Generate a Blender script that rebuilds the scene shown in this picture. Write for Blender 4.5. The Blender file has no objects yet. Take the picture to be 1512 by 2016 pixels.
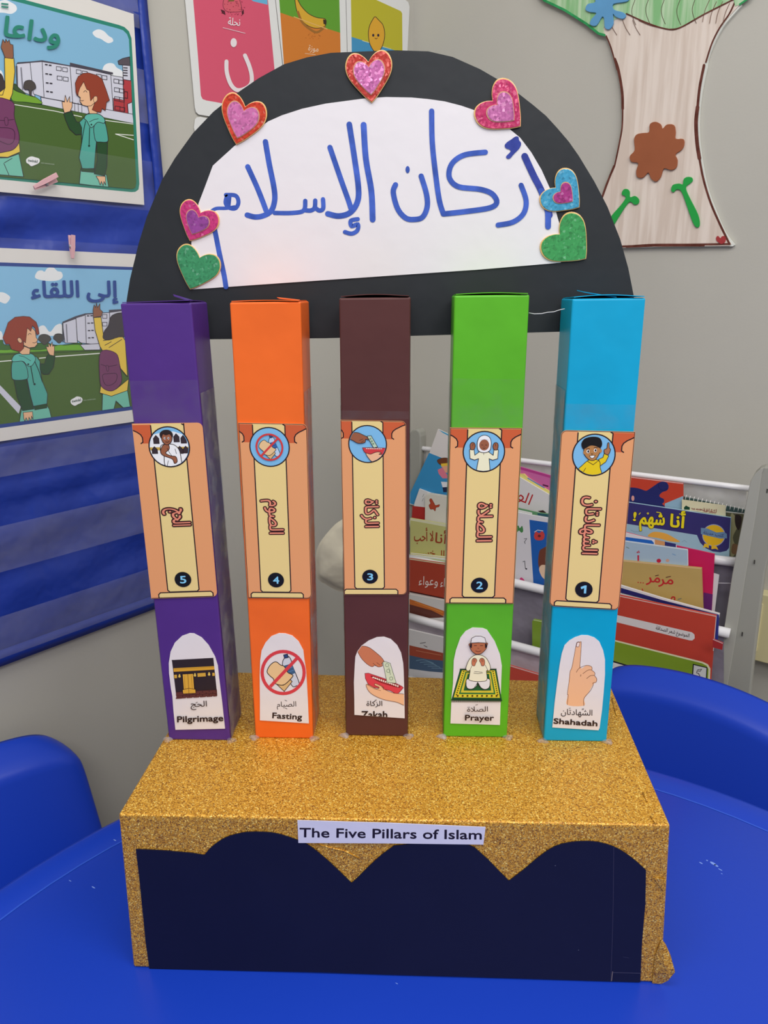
import bpy, bmesh, math, random
from mathutils import Vector
from mathutils.geometry import tessellate_polygon, delaunay_2d_cdt
import numpy as np
random.seed(7)
SC = bpy.context.scene
COL = SC.collection

# ------------------------------------------------------------------ camera
F_PX, YAW, PITCH, ROLL = 1447.04, 0.04763, 0.28619, -0.01292
CAM = Vector((0.02351, -0.55189, 0.62687))
_f = Vector((-math.sin(YAW)*math.cos(PITCH), math.cos(YAW)*math.cos(PITCH), -math.sin(PITCH)))
_r = Vector((math.cos(YAW), math.sin(YAW), 0)); _u = _r.cross(_f)
_R = _r*math.cos(ROLL) + _u*math.sin(ROLL)
_U = -_r*math.sin(ROLL) + _u*math.cos(ROLL)
cd = bpy.data.cameras.new('camera'); cam = bpy.data.objects.new('camera', cd); COL.objects.link(cam)
cd.sensor_fit = 'VERTICAL'; cd.sensor_height = 36; cd.lens = F_PX/2016*36
cd.clip_start = 0.02; cd.clip_end = 50
from mathutils import Matrix
mw = Matrix.Identity(4)
for i in range(3):
    mw[i][0] = _R[i]; mw[i][1] = _U[i]; mw[i][2] = -_f[i]; mw[i][3] = CAM[i]
cam.matrix_world = mw
SC.camera = cam

# ------------------------------------------------------------------ world, lamps, exposure
w = bpy.data.worlds.new('room_light'); SC.world = w; w.use_nodes = True
bg = w.node_tree.nodes['Background']; bg.inputs[0].default_value = (0.93, 0.95, 1.0, 1); bg.inputs[1].default_value = 0.50
def lamp(name, loc, target, sx, sy, power, colr=(1, 0.975, 0.94)):
    l = bpy.data.lights.new(name, 'AREA'); l.shape = 'RECTANGLE'; l.size = sx; l.size_y = sy; l.energy = power; l.color = colr
    o = bpy.data.objects.new(name, l); COL.objects.link(o); o.location = loc
    o.rotation_euler = (Vector(target)-Vector(loc)).to_track_quat('-Z', 'Y').to_euler(); return o
lamp('ceiling_lamp', (-0.25, -0.55, 2.1), (-0.25, -0.1, 0), 1.2, 0.6, 16)
lamp('ceiling_lamp', (1.3, -0.9, 2.1), (1.0, -0.2, 0), 1.2, 0.6, 26)
lamp('ceiling_lamp', (0.35, -2.1, 2.0), (0.1, 0, 0.3), 1.2, 0.6, 22)
vs = SC.view_settings
SC.display_settings.display_device = 'sRGB'
vs.view_transform = 'Standard'; vs.look = 'None'; vs.gamma = 1; vs.use_curve_mapping = False; vs.exposure = -0.16

# ------------------------------------------------------------------ helpers
def ray(px, py):
    return _f + _R*((px-756)/F_PX) - _U*((py-1008)/F_PX)
class Plane:
    def __init__(s, o, n):
        s.o = Vector(o); s.n = Vector(n).normalized()
        if s.n.dot(CAM-s.o) < 0: s.n = -s.n
    def hit(s, px, py, off=0):
        d = ray(px, py); o = s.o + s.n*off
        return CAM + d*((o-CAM).dot(s.n)/d.dot(s.n))
    def moved(s, off): return Plane(s.o+s.n*off, s.n)
def atz(px, py, z): return Plane((0, 0, z), (0, 0, 1)).hit(px, py)
def aty(px, py, y): return Plane((0, y, 0), (0, 1, 0)).hit(px, py)

def lin(c):
    o = []
    for v in c:
        v = v/255
        o.append(v/12.92 if v <= .04045 else ((v+.055)/1.055)**2.4)
    return o
GAIN = 1.12
_mats = {}
def M(c, rough=.5, spec=.3, kind='flat', **kw):
    key = (tuple(c), rough, spec, kind, tuple(sorted(kw.items())))
    if key in _mats: return _mats[key]
    m = bpy.data.materials.new(kind+'_%d_%d_%d' % tuple(c)); m.use_nodes = True
    nt = m.node_tree; N = nt.nodes; L = nt.links; b = N['Principled BSDF']
    l = [min(.93, v*GAIN) for v in lin(c)]
    b.inputs['Base Color'].default_value = (*l, 1); b.inputs['Roughness'].default_value = rough
    b.inputs['Specular IOR Level'].default_value = spec
    def noise(scale, detail=3):
        tc = N.new('ShaderNodeTexCoord'); n = N.new('ShaderNodeTexNoise'); n.inputs['Scale'].default_value = scale; n.inputs['Detail'].default_value = detail
        L.new(tc.outputs['Object'], n.inputs['Vector']); return n
    def bump(src, st, dist):
        bp = N.new('ShaderNodeBump'); bp.inputs['Strength'].default_value = st; bp.inputs['Distance'].default_value = dist
        L.new(src, bp.inputs['Height']); L.new(bp.outputs[0], b.inputs['Normal']); return bp
    def ramp(src, a, c2, p0=.35, p1=.65):
        r = N.new('ShaderNodeValToRGB'); r.color_ramp.elements[0].color = (*a, 1); r.color_ramp.elements[1].color = (*c2, 1)
        r.color_ramp.elements[0].position = p0; r.color_ramp.elements[1].position = p1; L.new(src, r.inputs[0]); return r
    if kind == 'paper':
        n = noise(40); bump(n.outputs[0], .25, .002)
    elif kind == 'card':
        n = noise(18); r = ramp(n.outputs[0], [v*.95 for v in l], [min(.95, v*1.04) for v in l]); L.new(r.outputs[0], b.inputs['Base Color'])
        bump(n.outputs[0], .3, .004)
    elif kind == 'wall':
        n = noise(2.0, 5); r = ramp(n.outputs[0], [v*.96 for v in l], [v*1.03 for v in l]); L.new(r.outputs[0], b.inputs['Base Color'])
        n2 = noise(260, 2); bump(n2.outputs[0], .12, .001)
    elif kind == 'fabric':
        n = noise(7, 4); bump(n.outputs[0], .5, .03)
    elif kind == 'plastic':
        n = noise(160, 2); bump(n.outputs[0], .06, .001)
    elif kind == 'marker':
        n = noise(70, 4); r = ramp(n.outputs[0], [v*.8 for v in l], [min(1, v*1.35+.02) for v in l], .3, .75); L.new(r.outputs[0], b.inputs['Base Color'])
    elif kind == 'crayon':
        tc = N.new('ShaderNodeTexCoord'); mp = N.new('ShaderNodeMapping'); mp.inputs['Scale'].default_value = (90, 90, 6); mp.inputs['Rotation'].default_value = (0, .12, 0)
        n = N.new('ShaderNodeTexNoise'); n.inputs['Scale'].default_value = 1; n.inputs['Detail'].default_value = 4
        L.new(tc.outputs['Object'], mp.inputs[0]); L.new(mp.outputs[0], n.inputs['Vector'])
        c2 = [min(.95, v*GAIN) for v in lin(kw['c2'])]; r = ramp(n.outputs[0], l, c2, .38, .6); L.new(r.outputs[0], b.inputs['Base Color'])
    elif kind == 'glitter':
        tc = N.new('ShaderNodeTexCoord'); v = N.new('ShaderNodeTexVoronoi'); v.inputs['Scale'].default_value = kw.get('scale', 900)
        L.new(tc.outputs['Object'], v.inputs['Vector'])
        sp = N.new('ShaderNodeSeparateColor'); L.new(v.outputs['Color'], sp.inputs[0])
        r = N.new('ShaderNodeValToRGB'); e = r.color_ramp.elements
        cols = kw['cols']; e[0].position = 0; e[0].color = (*lin(cols[0]), 1); e[1].position = 1; e[1].color = (*lin(cols[-1]), 1)
        for k in range(1, len(cols)-1):
            q = e.new(kw['pos'][k-1]); q.color = (*lin(cols[k]), 1)
        L.new(sp.outputs[0], r.inputs[0]); L.new(r.outputs[0], b.inputs['Base Color'])
        b.inputs['Metallic'].default_value = kw.get('metal', .35)
        # every flake tilts its own way
        geo = N.new('ShaderNodeNewGeometry'); sub = N.new('ShaderNodeVectorMath'); sub.operation = 'SUBTRACT'; sub.inputs[1].default_value = (.5, .5, .5)
        L.new(v.outputs['Color'], sub.inputs[0]); sc = N.new('ShaderNodeVectorMath'); sc.operation = 'SCALE'; sc.inputs['Scale'].default_value = kw.get('tilt', .9)
        L.new(sub.outputs[0], sc.inputs[0]); ad = N.new('ShaderNodeVectorMath'); ad.operation = 'ADD'
        L.new(geo.outputs['Normal'], ad.inputs[0]); L.new(sc.outputs[0], ad.inputs[1])
        no = N.new('ShaderNodeVectorMath'); no.operation = 'NORMALIZE'; L.new(ad.outputs[0], no.inputs[0]); L.new(no.outputs[0], b.inputs['Normal'])
    elif kind == 'clear':
        b.inputs['Alpha'].default_value = kw.get('alpha', .25)
        n = noise(9, 3); bump(n.outputs[0], kw.get('wob', .3), .02)
    elif kind == 'tape':
        b.inputs['Alpha'].default_value = kw.get('alpha', .3)
        n = noise(45, 5); r = N.new('ShaderNodeMapRange'); r.inputs['From Min'].default_value = .42; r.inputs['From Max'].default_value = .7
        r.inputs['To Min'].default_value = kw.get('alpha', .3)*.55; r.inputs['To Max'].default_value = kw.get('alpha', .3)*1.7
        L.new(n.outputs[0], r.inputs['Value']); L.new(r.outputs[0], b.inputs['Alpha']); bump(n.outputs[0], .35, .004)
    _mats[key] = m
    return m

def tag(o, label=None, cat=None, group=None, kind=None):
    if label: o['label'] = label
    if cat: o['category'] = cat
    if group: o['group'] = group
    if kind: o['kind'] = kind
    return o
def root(name, loc, label, cat, group=None):
    o = bpy.data.objects.new(name, None); COL.objects.link(o); o.location = loc; o.empty_display_size = .02
    return tag(o, label, cat, group)
def org(o):
    p = Vector((0, 0, 0))
    while o is not None: p += o.location; o = o.parent
    return p
def link(name, verts, faces, mats, parent=None, fm=None, smooth=False):
    o0 = org(parent)
    me = bpy.data.meshes.new(name); me.from_pydata([Vector(v)-o0 for v in verts], [], faces)
    for m in mats: me.materials.append(m)
    if fm: me.polygons.foreach_set('material_index', fm)
    if smooth: me.polygons.foreach_set('use_smooth', [True]*len(me.polygons))
    me.update()
    o = bpy.data.objects.new(name, me); COL.objects.link(o); o.parent = parent
    return o
def own(o):
    """put a parentless mesh's origin at the middle of its base"""
    vs_ = [v.co for v in o.data.vertices]
    c = Vector(((min(v.x for v in vs_)+max(v.x for v in vs_))/2, (min(v.y for v in vs_)+max(v.y for v in vs_))/2, min(v.z for v in vs_)))
    for v in o.data.vertices: v.co -= c
    o.location = c
    return o
def fixn(o, bev=0, seg=2):
    bm = bmesh.new(); bm.from_mesh(o.data); bmesh.ops.recalc_face_normals(bm, faces=bm.faces); bm.to_mesh(o.data); bm.free()
    if bev:
        m = o.modifiers.new('bevel', 'BEVEL'); m.width = bev; m.segments = seg; m.limit_method = 'ANGLE'
    return o
def prism(name, front, depth, mat, parent=None, bev=0, side=None):
    """front: 3D outline; depth: Vector. solid sheet"""
    n = len(front); d = Vector(depth)
    V = [Vector(p) for p in front]+[Vector(p)+d for p in front]
    F = [tuple(range(n)), tuple(range(2*n-1, n-1, -1))]+[(i, (i+1) % n, n+(i+1) % n, n+i) for i in range(n)]
    mats = [mat]+([side] if side else [])
    o = link(name, V, F, mats, parent, fm=[0, 0]+[1 if side else 0]*n)
    return fixn(o, bev)
def box(name, c, s, mat, parent=None, bev=0, rz=0):
    cx, cy, cz = c; x, y, z = s[0]/2, s[1]/2, s[2]/2
    ca, sa = math.cos(rz), math.sin(rz)
    P = [(-x, -y), (x, -y), (x, y), (-x, y)]
    V = [Vector((cx+a*ca-b*sa, cy+a*sa+b*ca, cz-z)) for a, b in P]
    return prism(name, V, (0, 0, 2*z), mat, parent, bev)
def tube(name, pts, r, mat, parent=None, seg=12, closed=False, cap=True):
    pts = [Vector(p) for p in pts]; V = []; F = []; n = len(pts); rr = r if isinstance(r, (list, tuple)) else [r]*n
    for i, p in enumerate(pts):
        t = (pts[min(i+1, n-1)]-pts[max(i-1, 0)]).normalized() if not closed else (pts[(i+1) % n]-pts[i-1]).normalized()
        a = t.orthogonal().normalized() if i == 0 else (a_-t*a_.dot(t)).normalized()
        a_ = a; b = t.cross(a)
        for k in range(seg):
            an = 2*math.pi*k/seg; V.append(p+a*math.cos(an)*rr[i]+b*math.sin(an)*rr[i])
    m = n if closed else n-1
    for i in range(m):
        for k in range(seg):
            j = (i+1) % n; F.append((i*seg+k, i*seg+(k+1) % seg, j*seg+(k+1) % seg, j*seg+k))
    if cap and not closed: F += [tuple(range(seg-1, -1, -1)), tuple(range((n-1)*seg, n*seg))]
    return link(name, V, F, [mat], parent, smooth=True)

def crs(pts, closed=True, k=5):
    """Catmull-Rom through 2D or 3D points"""
    P = [Vector(p) for p in pts]; n = len(P); out = []
    for i in range(n if closed else n-1):
        p0 = P[i-1] if (closed or i > 0) else P[0]; p1 = P[i]; p2 = P[(i+1) % n]; p3 = P[(i+2) % n] if (closed or i+2 < n) else P[-1]
        for j in range(k):
            t = j/k
            out.append(.5*((2*p1)+(p2-p0)*t+(2*p0-5*p1+4*p2-p3)*t*t+(3*p1-p0-3*p2+p3)*t**3))
    if not closed: out.append(P[-1])
    return out

# Arabic letters as presentation forms, written left to right
_A = {}
def _reg(ch, iso, n): _A[ch] = (iso, n)
for ch, iso, n in (('ء', 0xFE80, 1), ('أ', 0xFE83, 2), ('ؤ', 0xFE85, 2), ('إ', 0xFE87, 2), ('ا', 0xFE8D, 2), ('ب', 0xFE8F, 4), ('ة', 0xFE93, 2), ('ت', 0xFE95, 4),
                   ('ث', 0xFE99, 4), ('ج', 0xFE9D, 4), ('ح', 0xFEA1, 4), ('د', 0xFEA9, 2), ('ر', 0xFEAD, 2), ('ز', 0xFEAF, 2), ('س', 0xFEB1, 4), ('ش', 0xFEB5, 4), ('ص', 0xFEB9, 4), ('ض', 0xFEBD, 4),
                   ('ع', 0xFEC9, 4), ('ف', 0xFED1, 4), ('ق', 0xFED5, 4), ('ك', 0xFED9, 4), ('ل', 0xFEDD, 4), ('م', 0xFEE1, 4), ('ن', 0xFEE5, 4), ('ه', 0xFEE9, 4), ('و', 0xFEED, 2), ('ى', 0xFEEF, 2), ('ي', 0xFEF1, 4)):
    _reg(ch, iso, n)
def ar(s):
    out = []; i = 0; prev = False
    while i < len(s):
        c = s[i]
        if c not in _A: out.append(c); prev = False; i += 1; continue
        iso, n = _A[c]
        if c == 'ل' and i+1 < len(s) and s[i+1] in 'اأإ':
            out.append(chr({'ا': 0xFEFB, 'أ': 0xFEF7, 'إ': 0xFEF9}[s[i+1]]+(1 if prev else 0))); prev = False; i += 2; continue
        nxt = i+1 < len(s) and s[i+1] in _A and _A[s[i+1]][1] > 1
        if n == 4:
            f = 3 if (prev and nxt) else 2 if nxt else 1 if prev else 0; joined = nxt
        else:
            f = 1 if (prev and n > 1) else 0; joined = False
        out.append(chr(iso+f)); prev = joined; i += 1
    return ''.join(reversed(out))
_tc = {}
def glyphs(s, off=0):
    """outlines of the text, triangulated and kept where the winding number is not zero"""
    if s in _tc: return _tc[s]
    c = bpy.data.curves.new('lettering', 'FONT'); c.body = s; c.resolution_u = 3; c.fill_mode = 'NONE'
    o = bpy.data.objects.new('lettering', c); COL.objects.link(o)
    dg = bpy.context.evaluated_depsgraph_get(); dg.update()
    me = bpy.data.meshes.new_from_object(o.evaluated_get(dg))
    P = [Vector((v.co.x, v.co.y)) for v in me.vertices]; E = [tuple(e.vertices) for e in me.edges]
    bpy.data.objects.remove(o); bpy.data.curves.remove(c); bpy.data.meshes.remove(me)
    nxt = {}
    for x, y in E: nxt.setdefault(x, []).append(y); nxt.setdefault(y, []).append(x)
    seen = set(); D = []
    for st in range(len(P)):                       # walk every loop in vertex order
        if st in seen or st not in nxt: continue
        cur = st; seen.add(st)
        while True:
            cand = [q for q in nxt[cur] if q not in seen]
            if cand: q = min(cand); D.append((cur, q)); seen.add(q); cur = q
            else: D.append((cur, st)); break
    V, _, F, *_r2 = delaunay_2d_cdt(P, D, [], 0, 1e-6)
    A = np.array([P[i] for i, j in D]); B = np.array([P[j] for i, j in D]); keep = []
    for f in F:
        cx = sum(V[i].x for i in f)/3; cy = sum(V[i].y for i in f)/3
        cr = (B[:, 0]-A[:, 0])*(cy-A[:, 1])-(B[:, 1]-A[:, 1])*(cx-A[:, 0])
        wn = int(((A[:, 1] <= cy) & (B[:, 1] > cy) & (cr > 0)).sum())-int(((A[:, 1] > cy) & (B[:, 1] <= cy) & (cr < 0)).sum())
        if wn: keep.append(tuple(f))
    _tc[s] = ([(v.x, v.y) for v in V], keep)
    return _tc[s]

class Print:
    """flat print: layers of ink a few hundredths of a millimetre apart on a real sheet"""
    STEP = .000014
    def __init__(s, mapf, base=0.0, rough=.45, spec=.3, kind='flat'):
        s.map = mapf; s.V = []; s.F = []; s.fm = []; s.mats = []; s.k = 0; s.base = base; s.rough = rough; s.spec = spec; s.kind = kind; s.clip = None
    def _m(s, c):
        m = c if isinstance(c, bpy.types.Material) else M(c, s.rough, s.spec, s.kind)
        if m not in s.mats: s.mats.append(m)
        return s.mats.index(m)
    def _add(s, pts2, tris, c):
        s.k += 1; z = s.base+s.k*s.STEP; b = len(s.V); mi = s._m(c)
        s.V += [s.map(p[0], p[1], z) for p in pts2]
        for t in tris: s.F.append(tuple(b+i for i in t)); s.fm.append(mi)
    def fill(s, pts, c, sm=False):
        P = crs(pts) if sm else [Vector(p) for p in pts]
        T = tessellate_polygon([[Vector((p[0], p[1], 0)) for p in P]])
        if not s.clip: s._add(P, T, c); return
        C = hull(s.clip); V = []; F = []
        for t in T:
            q = clip([P[i] for i in t], C)
            if len(q) < 3: continue
            b = len(V); V += q; F += [(b, b+i, b+i+1) for i in range(1, len(q)-1)]
        if V: s._add(V, F, c)
    def rect(s, x0, y0, x1, y1, c): s.fill([(x0, y0), (x1, y0), (x1, y1), (x0, y1)], c)
    def ell(s, x, y, rx, ry, c, n=20, a=0):
        ca, sa = math.cos(a), math.sin(a)
        s.fill([(x+rx*math.cos(t)*ca-ry*math.sin(t)*sa, y+rx*math.cos(t)*sa+ry*math.sin(t)*ca) for t in [2*math.pi*i/n for i in range(n)]], c)
    def line(s, pts, wd, c, sm=False, closed=False, cap=True):
        P = crs(pts, closed) if sm else [Vector(p) for p in pts]
        n = len(P); s.k += 1; z = s.base+s.k*s.STEP; mi = s._m(c)
        if s.clip:
            k0 = s.k
            for i in range(n if closed else n-1):
                a, b = P[i], P[(i+1) % n]
                if (b-a).length < 1e-6: continue
                d = (b-a).normalized()*.5*wd; q = Vector((-d.y, d.x)); s.k = k0-1+.3*(i % 3)
                s.fill([a-d*.6+q, b+d*.6+q, b+d*.6-q, a-d*.6-q], c)
            s.k = k0
            return
        wds = wd if isinstance(wd, (list, tuple)) else None
        L_ = []; R_ = []
        for i in range(n):
            if closed: t0 = (P[i]-P[i-1]); t1 = (P[(i+1) % n]-P[i])
            else: t0 = P[i]-P[max(i-1, 0)]; t1 = P[min(i+1, n-1)]-P[i]
            if t0.length < 1e-9: t0 = t1
            if t1.length < 1e-9: t1 = t0
            t0 = t0.normalized(); t1 = t1.normalized(); t = (t0+t1)
            if t.length < 1e-6: t = t0
            t = t.normalized(); q = Vector((-t.y, t.x)); cs = max(.5, q.dot(Vector((-t0.y, t0.x))))
            h = (wds[min(len(wds)-1, int(i/max(1, n-1)*(len(wds)-1)+.5))] if wds else wd)/2/cs
            L_.append(P[i]+q*h); R_.append(P[i]-q*h)
        b = len(s.V)
        s.V += [s.map(p[0], p[1], z) for p in L_+R_]
        for i in range(n if closed else n-1):
            j = (i+1) % n; s.F.append((b+i, b+j, b+n+j, b+n+i)); s.fm.append(mi)
        if cap and not closed:
            k0 = s.k
            for e, hw in ((P[0], (L_[0]-R_[0]).length/2), (P[-1], (L_[-1]-R_[-1]).length/2)):
                s.k = k0-1 if False else k0; s.ell(e[0], e[1], hw, hw, c, 10)
    def out(s, pts, c, lw, lc, sm=True):
        s.fill(pts, c, sm); s.line(pts, lw, lc, sm, closed=True)
    def text(s, t, p0, p1, em, c, bold=0, fit=True, outline=None):
        a = Vector(p0); d = Vector(p1)-a; W = d.length; d.normalize(); up = Vector((d.y, -d.x))
        v0, f0 = glyphs(t, 0)
        x0 = min(v[0] for v in v0); x1 = max(v[0] for v in v0); sx = W/(x1-x0) if fit else em
        passes = ([(outline[0], outline[1])] if outline else [])+[(bold, c)]
        for bo, cc in passes:
            nb = 10 if bo > .035 else 6; sh_ = [(0, 0)]+([(bo*math.cos(2*math.pi*i/nb), bo*math.sin(2*math.pi*i/nb)) for i in range(nb)] if bo else [])
            for ox, oy in sh_: s._add([a+d*((q[0]-x0)*sx+ox*em)+up*((q[1]+oy)*em) for q in v0], f0, cc)
    def build(s, name, parent=None):
        return link(name, s.V, s.F, s.mats, parent, fm=s.fm)
def hull(pts):
    P = sorted(set((round(p[0], 6), round(p[1], 6)) for p in pts)); o = []
    for seq in (P, P[::-1]):
        h = []
        for p in seq:
            while len(h) > 1 and (h[-1][0]-h[-2][0])*(p[1]-h[-2][1])-(h[-1][1]-h[-2][1])*(p[0]-h[-2][0]) <= 0: h.pop()
            h.append(p)
        o += h[:-1]
    return o
def clip(P, C):
    """Sutherland-Hodgman against convex polygon C"""
    def area(q): return sum(q[i][0]*q[(i+1) % len(q)][1]-q[(i+1) % len(q)][0]*q[i][1] for i in range(len(q)))
    C = [Vector(c) for c in C]
    if area(C) < 0: C = C[::-1]
    out = [Vector((p[0], p[1])) for p in P]
    for i in range(len(C)):
        a, b = C[i], C[(i+1) % len(C)]; e = b-a; inp = out; out = []
        for j in range(len(inp)):
            p, q = inp[j-1], inp[j]
            sp = e.x*(p.y-a.y)-e.y*(p.x-a.x); sq = e.x*(q.y-a.y)-e.y*(q.x-a.x)
            if (sp >= 0) != (sq >= 0): out.append(p+(q-p)*(sp/(sp-sq)))
            if sq >= 0: out.append(q)
        if len(out) < 3: return []
    return out
def crop(x0, y0, s, plane):
    return lambda x, y, z: plane.hit(x0+x/s, y0+y/s, z)
def px(x0, y0, s, pts): return [(x0+x/s, y0+y/s) for x, y in pts]
def sheet(name, pts, plane, off, th, mat, parent=None, bev=0):
    """solid sheet: outline in photo pixels, front at off above the plane, thickness th"""
    return prism(name, [plane.hit(x, y, off) for x, y in pts], -plane.n*th, mat, parent, bev)
def rr(x0, y0, x1, y1, r, n=4, corners=(1, 1, 1, 1)):
    P = []
    for k, (cx, cy, a0) in enumerate(((x0+r, y0+r, 180), (x1-r, y0+r, 270), (x1-r, y1-r, 0), (x0+r, y1-r, 90))):
        if corners[k]:
            P += [(cx+r*math.cos(math.radians(a0+90*i/n)), cy+r*math.sin(math.radians(a0+90*i/n))) for i in range(n+1)]
        else: P.append(((x0, y0), (x1, y0), (x1, y1), (x0, y1))[k])
    return P
INK = (38, 22, 28); WHITE = (222, 219, 219)
# ------------------------------------------------------------------ room
LW0 = CAM + ray(200, 670)*1.15
_ld = ray(1950, 583); _ld = Vector((_ld.x, _ld.y, 0)).normalized()
LEFT = Plane(LW0, (_ld.y, -_ld.x, 0))
CORNER = LEFT.hit(813, 600); CORNER = Vector((CORNER.x, CORNER.y, 0))
_bd = ray(-1300, 583); _bd = -Vector((_bd.x, _bd.y, 0)).normalized()
BACK = Plane(CORNER, (_bd.y, -_bd.x, 0))
FLOOR = -.52
wallm = M((180, 177, 168), .6, .25, 'wall')
def wall(name, a, b, n):
    o = prism(name, [Vector((a.x, a.y, FLOOR-.02)), Vector((b.x, b.y, FLOOR-.02)), Vector((b.x, b.y, 2.2)), Vector((a.x, a.y, 2.2))], -n*.1, wallm)
    return tag(own(o), kind='structure')
wall('wall_left', CORNER-_ld*2.4, CORNER, LEFT.n)
wall('wall_back', CORNER, CORNER+_bd*2.6, BACK.n)
fl = prism('floor', [(-3, -3, FLOOR), (3, -3, FLOOR), (3, 3, FLOOR), (-3, 3, FLOOR)], (0, 0, -.05), M((120, 112, 105), .8, .2, 'wall')); tag(own(fl), kind='structure')

# ------------------------------------------------------------------ round blue table
BLUE = M((20, 60, 182), .36, .4, 'plastic')
TC = Vector((.0775, -.2077)); TR = .605
tb = root('round_table', (TC.x, TC.y, FLOOR), 'round bright blue plastic table carrying the gold glitter display', 'table')
def lathe(name, prof, cx, cy, mat, parent, seg=96, smooth=True):
    V = []; F = []
    for r, z in prof:
        for k in range(seg):
            a = 2*math.pi*k/seg; V.append((cx+r*math.cos(a), cy+r*math.sin(a), z))
    n = len(prof)
    for i in range(n-1):
        for k in range(seg): F.append((i*seg+k, i*seg+(k+1) % seg, (i+1)*seg+(k+1) % seg, (i+1)*seg+k))
    F += [tuple(range(seg)), tuple(range((n-1)*seg, n*seg))]
    o = link(name, V, F, [mat], parent, smooth=smooth); fixn(o)
    if smooth:
        m = o.modifiers.new('edges', 'EDGE_SPLIT'); m.split_angle = math.radians(50)
    return o
lathe('tabletop', [(.46, -.03), (TR-.004, -.03), (TR, -.024), (TR, -.008), (TR-.003, -.003), (TR-.010, -.0006), (TR-.043, 0), (TR-.045, -.0009), (TR-.0475, -.0009), (TR-.0495, 0), (.2, 0)], TC.x, TC.y, BLUE, tb)
lathe('rim_line', [(TR-.0452, -.0009), (TR-.0452, -.0003), (TR-.0473, -.0003), (TR-.0473, -.0009)], TC.x, TC.y, M((46, 86, 200), .4, .4), tb)
for k in range(4):
    a = math.radians(45+90*k); x, y = TC.x+.38*math.cos(a), TC.y+.38*math.sin(a)
    lathe('leg', [(.012, FLOOR), (.02, FLOOR+.004), (.02, -.03), (.012, -.0295)], x, y, M((150, 152, 155), .3, .5), tb, 20)
# worn specks on the table top
for q in [(1404, 1700, 7, 2.2), (1410, 1704, 5, 1.6), (1380, 1699, 4, 1), (1418, 1712, 5, .8), (184, 1747, 4, 1.2), (138, 1734, 3, .7), (226, 1654, 3, 1), (1392, 1694, 2, 1), (781, 1936, 3, .6), (1421, 1720, 2, .6)]:
    sp = Print(lambda x, y, z: Plane((0, 0, 0), (0, 0, 1)).hit(x, y, z), .0001, .5); sp.ell(q[0], q[1], q[2], q[3], (120, 150, 225), 10, .5)
    sp.build('scuff_mark', tb)

# ------------------------------------------------------------------ blue plastic chairs
def chair(cx, cy, rz, topz, label, wd=.40, arch=.022):
    t = root('plastic_chair', (cx, cy, FLOOR), label, 'chair', 'blue chairs around the round table')
    ca, sa = math.cos(rz), math.sin(rz)
    def P(x, y, z): return Vector((cx+x*ca-y*sa, cy+x*sa+y*ca, z))
    W, H = wd/2, .15; NX, NY = 44, 30; V = []; F = []
    idx = {}
    def pos(i, j, sgn):
        u = -1+2*i/NX; v = -1+2*j/NY
        u = math.copysign(1-(1-abs(u))**1.6, u); v = math.copysign(1-(1-abs(v))**1.6, v)
        x = W*u*(1-.12*abs(v)**9)*(1-.05*(1+v)/2); z = H*v*(1-.14*abs(u)**9)-arch*u*u
        f = max(0, (1-abs(u)**14)*(1-abs(v)**14))**.5
        lip = max(0, .030-H*(1-v))*1.25+.012*abs(u)**9           # rolled rim turns backward
        y = -.55*x*x*(1) + .10*(v+1)/2*.6 + lip + sgn*f*.006
        return P(x, y, topz-H+z)
    for sgn in (-1, 1):
        for i in range(NX+1):
            for j in range(NY+1):
                edge = i in (0, NX) or j in (0, NY)
                if edge and sgn == 1: idx[(i, j, 1)] = idx[(i, j, -1)]; continue
                idx[(i, j, sgn)] = len(V); V.append(pos(i, j, 0 if edge else sgn))
        for i in range(NX):
            for j in range(NY): F.append((idx[(i, j, sgn)], idx[(i+1, j, sgn)], idx[(i+1, j+1, sgn)], idx[(i, j+1, sgn)]))
    fixn(link('backrest', V, F, [BLUE], t, smooth=True))
    V = []; F = []; N = 20; sz = FLOOR+.30
    for s2 in (0, 1):
        for i in range(N+1):
            for j in range(N+1):
                u = -1+2*i/N; v = -1+2*j/N
                V.append(P(W*u*(1-.08*abs(v)**8), -.18+.18*v*(1-.08*abs(u)**8), sz-.02*(1-u*u)*(1-v*v)+.012*s2))
    K = (N+1)**2
    for s2 in (0, 1):
        for i in range(N):
            for j in range(N): a = s2*K+i*(N+1)+j; F.append((a, a+1, a+N+2, a+N+1))
    rim = [i*(N+1) for i in range(N)]+[N*(N+1)+j for j in range(N)]+[i*(N+1)+N for i in range(N, 0, -1)]+[j for j in range(N, 0, -1)]
    for i in range(len(rim)): a, b = rim[i], rim[(i+1) % len(rim)]; F.append((a, b, b+K, a+K))
    fixn(link('seat', V, F, [BLUE], t, smooth=True))
    for sx in (-1, 1):
        tube('back_support', [P(sx*W*.55, -.02, sz+.01), P(sx*W*.55, .025, sz+.05), P(sx*W*.55, .012, topz-2*H+.06)], .012, BLUE, t)
        for y in (-.3, -.05): tube('leg', [P(sx*W*.75, y, sz), P(sx*W*.92, y+(.03 if y > -.1 else -.03), FLOOR)], [.016, .012], M((150, 152, 155), .3, .5), t)
    return t
chair(-.585, .236, math.radians(50), .004, 'blue plastic chair beyond the left edge of the table, below the pocket chart', arch=.010)
chair(.440, .472, math.radians(-38), .018, 'blue plastic chair beyond the right edge of the table, before the book rack')

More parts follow.
